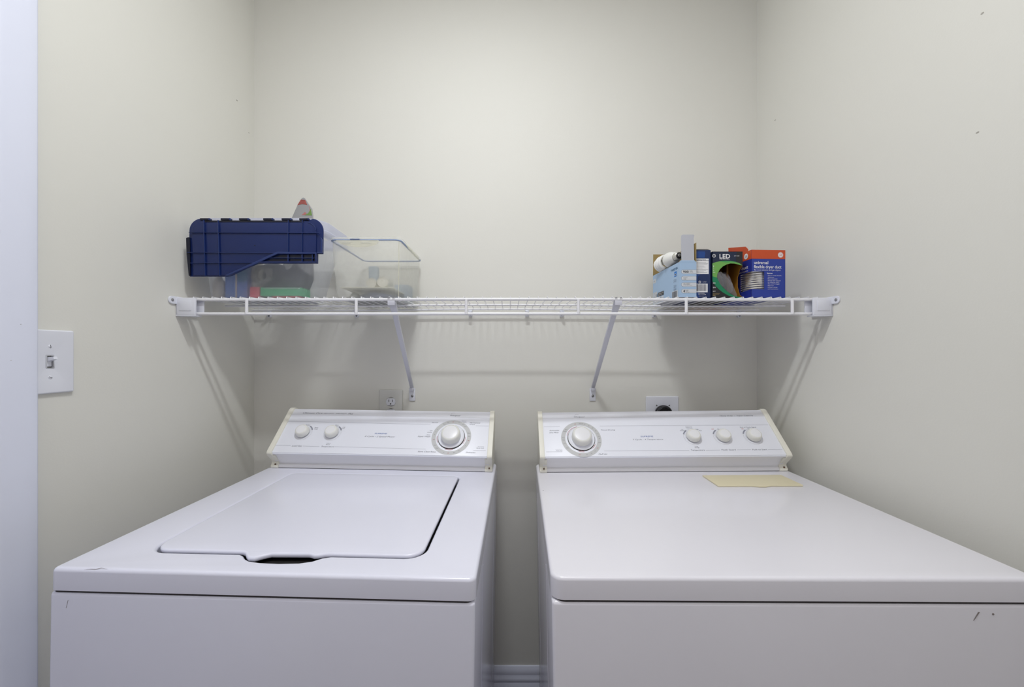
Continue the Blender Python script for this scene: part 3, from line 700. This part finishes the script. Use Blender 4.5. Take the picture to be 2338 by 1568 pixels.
# pointed foil bag rising behind the lid
pk = thing('foil_bag', (-.637, 1.115, ZB+.061), 'pointed grey foil bag with red and green print standing up from the milky bin', 'bag')
apex = (.008, .018, 1.737-ZB-.05)
tri = [(-.062, 0), (.040, 0), (.032, .205), (.0285, .206+.020), (.0055, .2595), (.0005, .2612), (-.004, .259), (-.0165, .237), (-.040, .18)]
PF = frame((0, 0, 0), (1, 0, 0), (0, .05, 1))
slab('bag_sheet', [tri], -.004, .0, mat('foil_grey', (158, 158, 160), .4, metal=.2, bump=.5, bscale=90), pk, M=PF, bev=.0012)
Ink(.0004).poly([(-.0165, .2362), (-.006, .2545), (.0075, .2535), (.0145, .2370), (-.001, .2405)]).done('red_print', mat('bag_red', (160, 84, 78), .6, var=.5, vscale=120), pk, PF)
Ink(.0004).poly([(.006, .2055), (.030, .2045), (.0255, .226), (.022, .219), (.018, .211)]).done('green_print', mat('bag_green', (116, 150, 78), .6, var=.15, vscale=160), pk, PF)
Ink(.0006).poly([(-.002, .2060), (.011, .2065), (.013, .2125), (.007, .2150), (.003, .2100)]).poly(strip((.0200, .2330), (.0240, .2170), .0012)).done('pink_print', mat('bag_pink', (188, 120, 116), .6, var=.2, vscale=200), pk, PF)

# ------------------------------------------------------------------ clear food box with blue seal
cb = thing('clear_container', (-.405, 1.147, ZS), 'clear plastic container with a pale blue sealed snap lid, right of the milky bin', 'container')
CM = T(.405, -1.147, -ZS)
x0, x1, y0, y1, zt = -.502, -.3075, 1.026, 1.268, 1.5885
loft('container_body', [rl(x0+.012, y0+.010, x1-.006, y1-.010, .012, ZS+.001), rl(x0+.010, y0+.008, x1-.004, y1-.008, .014, ZS+.006), rl(x0+.001, y0+.001, x1-.001, y1-.001, .016, zt-.030), rl(x0, y0, x1, y1, .016, zt)], CLEAR, cb, CM)
finish('seal_ring', slab_mesh([rrect(x0-.003, y0-.003, x1+.003, y1+.003, .018), rrect(x0+.002, y0+.002, x1-.002, y1-.002, .014)[::-1]], 0, .0032, .0006), BLUESEAL, cb, CM @ T(0, 0, zt-.001))
lidm = frosted('clear_lid', (250, 250, 244), .72, rough=.15, gloss=.02)
lidp = finish('lid', slab_mesh([rrect(x0-.004, y0-.004, x1+.004, y1+.004, .02)], 0, .006, .001), lidm, cb, CM @ T(0, 0, zt+.002))
FLAPM = frosted('clear_flap', (246, 244, 226), .6, gloss=.04)
fpl = [(-.485, zt-.0018), (-.365, zt-.0018), (-.364, zt-.005), (-.369, zt-.012), (-.380, zt-.0175), (-.400, zt-.0205), (-.425, zt-.0210), (-.450, zt-.0185), (-.470, zt-.0125), (-.481, zt-.004)]
sf = finish('snap_flap', slab_mesh([fpl], -.001, .001, .0003), FLAPM, cb, CM @ frame((0, y0-.006, 0), (1, 0, 0), (0, 0, 1)))
for xa in (-.470, -.415): box('flap_slot', (xa, xa+.028, y0-.0075, y0-.0070, zt-.0105, zt-.0090), mat('slot_pale', (196, 196, 186), .5), sf, M=CM)
fpr = [(1.07, zt+.004), (1.22, zt+.004), (1.218, zt-.006), (1.205, zt-.013), (1.17, zt-.018), (1.12, zt-.018), (1.085, zt-.013), (1.072, zt-.006)]
finish('snap_flap', slab_mesh([[(a, b-zt) for a, b in fpr]], -.001, .001, .0003), FLAPM, cb, CM @ frame((x1+.006, 0, zt), (0, 1, 0), (-.45, 0, 1)))
box('blue_latch', (-.445, -.419, y0-.0050, y0-.0030, zt+.0005, zt+.0025), mat('latch_blue', (96, 112, 156), .4), cb, M=CM)
tube('edge_highlight', [(x1-.0062, y0+.0100, ZS+.004), (x1-.0030, y0+.003, zt-.004)], .0011, FLAPM, cb, n=6, M=CM)  # milky tube standing in for the bright highlight on the corner
box('light_stop_sheet', (x0+.016, x1-.010, y0+.014, y1-.014, ZS+.0012, ZS+.0020), OPQ, cb, M=CM)  # added sheet that stops light passing through the container bottom
# contents
ZK = ZS+.0025
def jar(name, label, cx, cz, m1, r):
    t = thing(name, (cx, 1.085, cz), label, 'jar')
    Mj = frame((0, 0, 0), (1, 0, 0), (0, 0, 1))
    lathe('jar_body', [(0, -.055), (r*.9, -.055), (r*.95, -.05), (r*.95, 0), (0, 0)], m1, t, M=Mj, n=32)
    lathe('jar_lid', [(0, .001), (r*.28, .0015), (r*.34, .003), (r*.45, .0018), (r*.62, .0018), (r*.7, .0034), (r*.78, .0018), (r*.90, .0020), (r, .0045), (r*1.03, .001), (r, -.008), (0, -.008)], mat('jar_lid_'+name, (226, 224, 214), .2, metal=.35), t, M=Mj, n=36)
jar('spice_jar', 'small round jar lying with its ridged lid forward, right one in the clear container', -.3755, 1.4825, frosted('jar_glass', (214, 216, 208), .5), .0155)
jar('bulb_jar', 'small round jar lying with its cream lid forward, left one in the clear container', -.4085, 1.4790, frosted('jar_glass2', (222, 214, 190), .3), .0145)
wt = box('white_tray', (-.485, -.335, 1.045, 1.20, 1.4585, 1.4605), mat('tray_cream', (222, 220, 200), .5), bev=.0008)
tag(wt, 'thin cream tray lying across the packets in the clear container', 'tray')
lump('plastic_bag', 'crumpled blue grey plastic bag of hardware at the bottom of the clear container', 'bag', (-.395, 1.115, ZK), (.062, .05, .016), mat('bag_bluegrey', (120, 130, 160), .35, bump=.6, bscale=60, var=.2, vscale=40), 11)
lump('plastic_bag', 'crumpled clear plastic bag in the left corner of the clear container', 'bag', (-.462, 1.105, ZK), (.018, .036, .015), mat('bag_clear', (190, 194, 186), .3, bump=.6, bscale=60, var=.15, vscale=40), 12)
cart('switch_box', 'small pale blue carton at the right back of the clear container', 'box', (-.366, -.322, 1.165, 1.22, ZK, ZK+.060), mat('carton_pale', (176, 188, 200), .5))
bp_ = cart('tall_packet', 'upright pale blue grey packet at the back of the clear container', 'packet', (-.458, -.432, 1.19, 1.215, ZK, ZK+.125), mat('packet_greyblue', (156, 170, 182), .5))

# ------------------------------------------------------------------ right: boxes
# open pale blue bulb carton
ox0, ox1, oy0, oy1, oz = .4690, .5165, 1.010, 1.194, 1.5235
bb = thing('bulb_carton', (.4925, 1.10, ZS), 'open pale blue light bulb carton with its grey flap standing up', 'box')
OM = T(-.4925, -1.10, -ZS)
th = .0008
box('front_panel', (ox0, ox1, oy0, oy0+th, ZS, oz), SKY, bb, M=OM)
box('back_panel', (ox0, ox1, oy1-th, oy1, ZS, oz), SKY, bb, M=OM)
box('side_panel', (ox0, ox0+th, oy0+th, oy1-th, ZS, oz), SKY, bb, M=OM)
box('side_panel', (ox1-th, ox1, oy0+th, oy1-th, ZS, oz), SKY, bb, M=OM)
box('base_panel', (ox0+th, ox1-th, oy0+th, oy1-th, ZS, ZS+th), GREYB, bb, M=OM)
# flaps
FF = OM @ frame((ox0, oy0+.0004, oz), (1, 0, 0), (0, .04, 1))
slab('front_flap', [[(.0065, .0), (.0405, 0), (.0415, .004), (.0415, .066), (.0435, .0745), (.041, .0765), (.012, .0765), (.007, .074), (.0062, .066)]], -.0004, .0004, GREYB, bb, M=FF)
slab('flap_fold', [[(.0, 0), (ox1-ox0-.001, 0), (.0425, .0045), (.0045, .0045)]], -.0006, .0007, SKY, bb, M=FF)
slab('back_flap', [[(0, 0), (.0405, 0), (.0400, .0680), (.0385, .0700), (0.001, .0700)]], -.0004, .0004, KRAFT, bb, M=OM @ frame((ox0, oy1-.0005, oz), (1, 0, 0), (0, .02, 1)))
slab('side_flap', [[(0, 0), (.183, 0), (.160, .046), (.130, .054), (.002, .054)]], -.0004, .0004, KRAFT, bb, M=OM @ frame((ox1-.0004, oy0+.0005, oz), (0, 1, 0), (0.02, 0, 1)))
# front print
FP = OM @ frame((ox0, oy0, ZS), (1, 0, 0), (0, 0, 1))
hh = oz-ZS
pl = Ink(.0002); bd_ = Ink(.00012)
for v in (.0700, .0520, .0345, .0165):
    a, b = v-.0052, v+.0052
    pl.poly(rrect(.0062, a, .0472, b, .005, 5, rs=(.005, .0, .0, .005)))
    bd_.poly(rrect(.0055, a-.0006, .0475, b+.0006, .0056, 5, rs=(.0056, 0, 0, .0056)))
bd_.done('pill_border', mat('pill_edge', (128, 140, 156), .5), bb, FP); pl.done('pill_label', SKYL, bb, FP)
k = Ink(.0003)
k.text('900', .0105, .0668, .0064, .0155, bold=.03).text('LUMENS', .0285, .0710, .0018, .0080).text('BRIGHTNESS', .0285, .0680, .0018, .0095).text('Soft White', .0115, .0520, .0024, .0110).text('2700K', .0115, .0485, .0024, .0080)
k.text('REPLACEMENT', .0115, .0350, .0020, .0190, bold=.02).text('for use in damp locations', .0115, .0320, .0016, .0240).text('4', .0110, .0130, .0070, None, bold=.03).text('BULB', .0170, .0180, .0018, .0080).text('PACK', .0170, .0155, .0018, .0070).text('4 AMPOULES', .0170, .0128, .0016, .0110)
k.done('lettering', mat('black_ink', (30, 30, 36), .5), bb, FP)
# left side print (frame runs from the back to the front edge)
LP = OM @ frame((ox0, oy1, ZS), (0, -1, 0), (0, 0, 1))
LD = oy1-oy0
k = Ink(.0003)
k.text('TWISTER', LD-.052, .0800, .0058, .044, bold=.05)
k.done('title_lettering', mat('teal_ink', (58, 98, 132), .5), bb, LP)
Ink(.0003).poly(rrect(LD-.0300, .0610, LD-.0150, .0755, .002)).done('energy_mark', mat('energy_blue', (30, 120, 205), .5), bb, LP)
Ink(.0005).poly(strip((LD-.0280, .0660), (LD-.0230, .0705), .0014), strip((LD-.0240, .0705), (LD-.0175, .0660), .0014)).line(LD-.0275, .0640, LD-.0175, .0640, .001).done('energy_mark_line', WHITEP, bb, LP)
k = Ink(.0003); k.rect(.002, .0030, .082, .0200).rect(.002, .0200, .034, .0400); k.poly(rrect(.002, .0700, .026, .0830, .003)).rect(LD-.044, 0.002, LD-.008, .0215)
k.done('pale_label', SKYL, bb, LP)
Ink(.0005).rect(.0400, .0225, .0840, .0345).rect(.0310, .0230, .0350, .0320).done('black_label', mat('label_black', (58, 58, 60), .5), bb, LP)
k = Ink(.0007); k.text('CONTAINS', .0440, .0290, .0026, .025).text('MERCURY', .0440, .0248, .0022, .028).text('Hg', .0740, .0300, .0028, .006).done('white_lettering', WHITEP, bb, LP)
k = Ink(.0006)
for q_ in range(8): k.line(.005, .0375-.0042*q_, .030, .0375-.0042*q_, .0006)
for q_ in range(5): k.line(.038, .0185-.0034*q_, .070+.003*(q_ % 2), .0185-.0034*q_, .0006)
for q_, v in enumerate((.0530, .0500, .0470, .0370, .0340, .0310, .0265, .0235)): k.line(LD-.034, v, LD-.016, v, .0007)
k.text('A', LD-.027, .0250, .0045, .004).text('CFL', .0060, .0740, .0045, .012)
k.done('fine_print', mat('fine_ink', (116, 126, 142), .5), bb, LP)
k = Ink(.0006)
rr_ = random.Random(5); xx = LD-.042
while xx < LD-.012:
    wd_ = rr_.choice((.0012, .002, .0032)); k.rect(xx, .003, xx+wd_, .0200); xx += wd_+rr_.choice((.0012, .002))
k.done('barcode', mat('bar_grey', (84, 88, 96), .5), bb, LP)
# spiral bulb lying on top of the open carton
cf = thing('spiral_bulb', (.4800, 1.03, 1.5475), 'white spiral energy saving bulb lying on the open pale blue carton', 'light bulb')
ax = Vector((-.012, 1, .01)).normalized()
FB = frame((0, 0, 0), (1, .012, 0), ax.cross(Vector((1, .012, 0))))   # local z is -y-ish, adjusted below
zax = Vector((-.06, 1, .0)).normalized(); xax = zax.cross(Vector((0, 0, 1))).normalized(); yax = zax.cross(xax)
FB = Matrix((xax, yax, zax)).transposed().to_4x4()
cap_ = lathe('screw_base', [(0, 0), (.0035, 0), (.0045, .0012), (.0085, .004), (.0108, .0055), (.0118, .0070), (.0110, .0085), (.0120, .0100), (.0110, .0118), (.0120, .0136), (.0110, .0154), (.0120, .0172), (.0112, .0200), (.0118, .024)], mat('base_metal', (205, 203, 194), .35, metal=.35), cf, M=FB, n=28)
lathe('tip_ring', [(.0042, .0006), (.0092, .0030), (.0088, .0042), (.0042, .0018)], BLACK, cap_, M=FB, n=24)
lathe('contact', [(0, -.0008), (.0028, -.0006), (.0034, .0006), (0, .0008)], ZINC, cap_, M=FB, n=16)
lathe('ballast_body', [(.0118, .020), (.0145, .0215), (.0155, .024), (.0175, .034), (.0215, .046), (.0225, .052), (.0222, .057), (.0205, .0600), (0, .0605)], mat('ballast_white', (232, 232, 228), .35), cf, M=FB, n=36, sharp=40)
pts = []
for q_ in range(4*24+1):
    t = q_/24; a = 2*PI*t; rr2 = .0195 if t < 3.5 else .0195*(1-(t-3.5)*1.2)
    pts.append((rr2*math.cos(a), rr2*math.sin(a), .076+t*.0100))
tube('spiral_tube', pts, .0046, mat('tube_white', (240, 240, 238), .3), cf, n=10, M=FB)
lathe('tube_mount', [(0, .059), (.012, .059), (.012, .075), (0, .075)], mat('mount_tan', (176, 168, 140), .5), cf, M=FB, n=24)

# dark blue bulb carton
db = thing('navy_carton', (.5440, 1.09, ZS), 'dark blue bulb carton with white information label, right of the open pale blue carton', 'box')
dx0, dx1, dy0, dz = .5205, .5665, 1.024, 1.5605
DM = T(-.5440, -1.09, -ZS)
slab('carton_body', [rrect(dx0, dy0, dx1, 1.235, .002, 4, rs=(.0008, .006, .002, .002))], 0, dz-ZS, DBLUE, db, M=DM @ T(0, 0, ZS), bev=.0006)
prism('top_tuck', [(dy0+.0008, dz-ZS-.0002), (1.234, dz-ZS-.0002), (1.234, dz-ZS+.007), (dy0+.014, dz-ZS+.0065)], dx0+.0015, dx1-.0035, LEDK, db, M=DM @ T(0, 0, ZS), bev=.0006)
DP = DM @ frame((dx0, dy0, ZS), (1, 0, 0), (0, 0, 1))
Ink(.0002).poly([(.001, .112), (.026, .112), (.028, .124), (.027, .130), (.001, .130)]).poly([(.0, .001), (.012, .001), (.010, .030), (.006, .045), (.008, .060), (.014, .066), (0, .066)]).done('blue_gradient_print', MBLUE, db, DP)
Ink(.0003).rect(.001, .0665, .0375, .1100).rect(.0015, .0155, .0345, .0395).done('white_label', WHITEP, db, DP)
k = Ink(.0005); k.line(.001, .1045, .0375, .1040, .0012)
for q_, (v, e) in enumerate(((.0995, .03), (.0965, .0355), (.0930, .034), (.0895, .024), (.0865, .028), (.0835, .020), (.0800, .036), (.0770, .030), (.0735, .024), (.0705, .033))): k.line(.003, v, e, v-.0004, .0005)
k.text('Lighting Facts', .003, .1057, .0024, .026, bold=.02)
k.done('fine_print', INK, db, DP)
k = Ink(.0005); xx = .0035
while xx < .031:
    wd_ = rr_.choice((.0004, .0007, .0011)); k.rect(xx, .0190, xx+wd_, .0380); xx += wd_+rr_.choice((.0004, .0007))
k.done('barcode', INK, db, DP)
k = Ink(.0004); k.poly(circ(.0125, .0445, .0034, 20), circ(.0125, .0445, .0025, 20)).text('UL', .0104, .0435, .0022, .0038).text('A1907', .0205, .0432, .0022, .0105).text('PATENT PENDING', .0075, .0115, .0020, .0190).text('100% recyclable', .0075, .0085, .0018, .0210).text('QA', .0260, .0080, .0024, .0040).text('made for dry use', .0095, .0045, .0016, .0150)
k.done('white_lettering', WHITEP, db, DP)

# LED carton with window
ld = thing('led_carton', (.6100, 1.06, ZS), 'black and navy LED bulb carton with a green swoosh and curved window', 'box')
lx0, lx1, ly0, ly1, lz = .5685, .6530, 1.024, 1.240, 1.5560
LM = T(-.6100, -1.06, -ZS)
h_ = lz-ZS; wd = lx1-lx0
winp = [(wd, .0900), (.0745, .0925), (.062, .0960), (.050, .0962), (.040, .0935), (.030, .0885), (.021, .0800), (.014, .0680), (.0125, .060), (.0165, .048), (.022, .038), (.030, .028), (.042, .0175), (.054, .0085), (.063, .0045), (.0685, .0055), (.0660, .015), (.0625, .026), (.0595, .040), (.0600, .050), (.0655, .066), (.0740, .080)]
# front panel: everything left of / around the window
outer = [(0, 0), (wd, 0), (wd, .001), (.0735, .0035), (.0685, .0055)]
front = [(0, 0), (wd, 0), (wd, .0022), (.0700, .0030), (.0635, .0042)]+[p for p in winp[14:8:-1]]
front = [(0, 0), (wd, 0), (wd, .0022), (.0700, .0030)]+[(.063, .0045), (.054, .0085), (.042, .0175), (.030, .028), (.022, .038), (.0165, .048), (.0125, .060), (.014, .068), (.021, .0800), (.030, .0885), (.040, .0935), (.050, .0962), (.062, .0960), (.0745, .0925), (wd, .0900), (wd, h_), (0, h_)]
LF = LM @ frame((lx0, ly0, ZS), (1, 0, 0), (0, 0, 1))
slab('front_panel', [front], -.0006, 0, LEDN, ld, M=LF)
box('left_panel', (lx0, lx0+.0008, ly0, ly1, ZS, lz), LEDN, ld, M=LM)
box('back_panel', (lx0, lx1, ly1-.0008, ly1, ZS, lz), OCHRE, ld, M=LM)
box('top_panel', (lx0, lx1, ly0, ly1, lz-.0008, lz), LEDN, ld, M=LM)
box('base_panel', (lx0, lx1, ly0, ly1, ZS, ZS+.0008), LEDK, ld, M=LM)
box('inner_backing', (lx0+.001, lx1-.001, ly0+.062, ly0+.0628, ZS+.001, lz-.001), OCHRE, ld, M=LM)
slab('right_panel', [[(0, 0), (.216, 0), (.216, h_), (0, h_), (0, .0900), (.012, .080), (.022, .060), (.022, .035), (.012, .010), (0, .0022)]], -.0004, .0004, OCHRE, ld, M=LM @ frame((lx1-.0004, ly0, ZS), (0, 1, 0), (0, 0, 1)))
slab('inner_divider', [[(0, 0), (.060, 0), (.060, h_-.003), (0, h_-.003)]], -.0004, .0004, mat('ochre_dark', (122, 82, 30), .7), ld, M=LM @ frame((lx0+.046, ly0+.008, ZS+.001), (.35, 1, 0), (0, 0, 1)))
# black lower print, green swoosh
Ink(.0002).poly([(0, 0), (wd, 0), (wd, .0022), (.063, .0042), (.042, .0172), (.022, .0377), (0, .0600)]).poly([(wd, .0902), (wd, h_), (.068, h_), (.066, .110), (.0665, .0950)]).done('black_print', LEDK, ld, LF)
Ink(.0004).poly([(0, .0460), (.008, .0345), (.018, .0235), (.030, .0145), (.044, .0065), (.058, .0012), (.0700, .0002), (wd, .0000), (wd, .0022), (.0700, .0030), (.063, .0045), (.054, .0085), (.042, .0175), (.030, .028), (.022, .038), (.0165, .048), (.0125, .0565), (.006, .0580), (0, .0605)]).done('deep_green_print', GREEND, ld, LF)
Ink(.0004).poly([(0, .0605), (.006, .0582), (.0125, .0567), (.0125, .060), (.014, .068), (.021, .0800), (.030, .0885), (.040, .0935), (.050, .0962), (.062, .0960), (.0745, .0925), (.0835, .0905), (.076, .0965), (.064, .1010), (.050, .1030), (.036, .1035), (.022, .1025), (.010, .1000), (0, .0965)]).done('light_green_print', GREENL, ld, LF)
Ink(.0005).poly([(.018, .1015), (.036, .1035), (.050, .1030), (.064, .1010), (.076, .0965), (.066, .0985), (.052, .0995), (.040, .0985), (.030, .1000)]).done('mid_green_print', GREENM, ld, LF)
k = Ink(.0006)
k.text('LED', .0185, .1105, .0118, .0300, bold=.03).text('Energy Efficient Lighting', .0195, .1075, .0020, .0280, bold=.02).text('SOFT WHITE', .0600, .1160, .0022, .0150)
k.poly(circ(.0000+.0042, .1175, .0048, 24), circ(.0042, .1175, .0036, 24)).text('GE', .0022, .1160, .0030, .0040)
for q_, (t_, v, s_) in enumerate((('5', .0855, .0050), ('yr', .0800, .0026), ('75', .0745, .0026), ('LEDs', .0700, .0022), ('800', .0395, .0035), ('8W', .0270, .0040), ('60W', .0170, .0026))): k.text(t_, .0010, v, s_, None)
k.done('white_lettering', WHITEP, ld, LF)
k = Ink(.0006); k.line(.001, .0125, .020, .0120, .0007).line(.001, .0100, .018, .0095, .0007).line(.001, .0070, .008, .0068, .0014).done('tan_print', KRAFT, ld, LF)
for q_, (a, b) in enumerate((((.0170, .074), (.044, .010)), ((.036, .075), (.068, .006)))):
    bmx = bmesh.new()
    pa = Vector((lx0+a[0]+.008, ly0+.022, ZS+a[1])); pb = Vector((lx0+b[0]-.004, ly0+.020, ZS+b[1]+.012))
    addtube(bmx, [pa+(pb-pa)*t for t in (0, .12, .3, .5, .7, .9, 1)], [.004, .009, .0115, .0115, .0105, .007, .004], 16)
    bm_obj('window_bulb', bmx, frosted('bulb_glass', (214, 206, 220), .72, rough=.12, gloss=.35), ld, LM)
slab('window_film', [[(.0125, .060), (.0165, .048), (.022, .038), (.030, .028), (.042, .0175), (.054, .0085), (.063, .0045), (.0700, .0030), (.0680, .012), (.0620, .026), (.0560, .042), (.0400, .060), (.0240, .074), (.016, .071)]], -.0012, -.0008, CLEARW, ld, M=LF)

# dryer duct carton
dd = thing('duct_carton', (.7250, 1.08, ZS), 'orange and royal blue dryer duct carton with a window showing silver duct', 'box')
ex0, ex1, ey0, ey1, ez = .6750, .7735, 1.020, 1.235, 1.5600
EM = T(-.7250, -1.08, -ZS) @ T(ex0, ey0, 0) @ Matrix.Rotation(math.radians(3.0), 4, 'Z') @ T(-ex0, -ey0, 0)
EF = EM @ frame((ex0, ey0, ZS), (1, 0, 0), (0, 0, 1)); eh = ez-ZS; ew = ex1-ex0; ed = ey1-ey0
EL = EM @ frame((ex0, ey1, ZS), (0, -1, 0), (0, 0, 1))
w0, w1 = .0235, .0735
slab('front_panel', [[(0, 0), (ew, 0), (ew, eh), (0, eh), (0, w1), (.0375, w1), (.0375, w0), (0, w0)]], -.0008, 0, ROYAL, dd, M=EF)
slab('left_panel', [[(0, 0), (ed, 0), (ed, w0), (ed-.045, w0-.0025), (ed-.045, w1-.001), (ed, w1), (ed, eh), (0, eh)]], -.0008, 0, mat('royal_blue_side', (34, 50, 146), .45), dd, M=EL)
box('right_panel', (ex1-.0008, ex1, ey0, ey1, ZS, ez), ROYAL, dd, M=EM)
box('back_panel', (ex0, ex1, ey1-.0008, ey1, ZS, ez), ORANGE, dd, M=EM)
box('base_panel', (ex0, ex1, ey0, ey1, ZS, ZS+.0008), ROYAL, dd, M=EM)
slab('side_flap', [[(.014, 0), (.098, 0), (.098, .0335), (.024, .016), (.014, .006)]], -.0004, .0004, ORANGE, dd, M=EM @ frame((ex0+.0010, ey0, ez-.0005), (0, 1, 0), (-.04, 0, 1)))
slab('top_panel', [rrect(.0180, .002, ew-.001, .110, .001)], -.0008, 0, ORANGE, dd, M=EM @ frame((ex0, ey0, ez), (1, 0, 0), (0, 1, 0)))
box('inner_flap', (ex0+.001, ex0+.045, ey0+.03, ey0+.0308, ez-.03, ez+.004), mat('board_brown', (74, 48, 30), .7), dd, M=EM)
Ink(.0002).rect(0, .1085, ew, eh).done('orange_band', ORANGE, dd, EF)
Ink(.0002).rect(0, .1085, ed, eh).done('orange_band', ORANGE, dd, EL)
k = Ink(.0004); k.poly(circ(ew-.0140, eh-.0135, .0078, 28))
k.text('universal', .0070, .0940, .0084, .0410, bold=.02).text('flexible dryer duct', .0070, .0822, .0084, .0800, bold=.02).text('fits most electric and gas dryers', .0075, .0755, .0042, .0770)
k.text('features', .0450, .0672, .0032, .0160, bold=.03)
for q_, (t_, b_, l_) in enumerate((('Easy to install, flexible', 1, .042), ('aluminum', 0, .018), ('Non-rusting finish', 1, .030), ('Strong, heat resistant', 1, .040), ('UL listed for 430 F', 0, .033), ('4 in. x 8 ft. length', 0, .034), ('Easy to cut', 1, .019), ('Includes 2 clamps', 1, .030), ('and instructions', 0, .030))):
    v = .0610-.0047*q_
    k.text(('- ' if b_ else '')+t_, .0450 if b_ else .0472, v, .0025, l_)
k.done('white_lettering', WHITEP, dd, EF)
Ink(.0006).text('GE', ew-.0185, eh-.0162, .0060, .0090, italic=.3).poly(circ(ew-.0140, eh-.0135, .0070, 28), circ(ew-.0140, eh-.0135, .0065, 28)).done('emblem_mark', ORANGE, dd, EF)
k = Ink(.0004); k.poly(circ(ed-.0210, eh-.0135, .0080, 28)).text('duct', ed-.0400, .0845, .0090, .0270, bold=.02).text('gas dryers', ed-.0500, .0765, .0042, .0370)
for q_, v in enumerate((.060, .047, .0425, .038, .033)): k.line(.004, v, .030+.006*(q_ % 2), v+.002, .0010)
k.done('white_lettering', WHITEP, dd, EL)
Ink(.0006).text('GE', ed-.0255, eh-.0162, .0060, .0090, italic=.3).done('emblem_mark', ROYAL, dd, EL)
# corrugated duct inside the window
prof = [(.0, .004)]
for q_ in range(17): prof += [(.0430, .0065+q_*.0062), (.0455, .0096+q_*.0062)]
prof += [(.0, .112)]
fd = thing('flexible_duct', (.7225, 1.0700, ZS), 'silver corrugated duct inside the orange and blue carton', 'duct')
prof = [(r*.95, z) for r, z in prof]
lathe('duct_coil', prof, FOIL, fd, n=56, sharp=20)
lump('clear_wrap', 'crumpled clear plastic wrap poking from the top of the duct carton', 'plastic wrap', (.6860, 1.070, ez-.008), (.010, .012, .010), frosted('wrap', (226, 226, 220), .3), 21)
# flap of clear film over the bulb carton, small stickers under the shelf items omitted on purpose
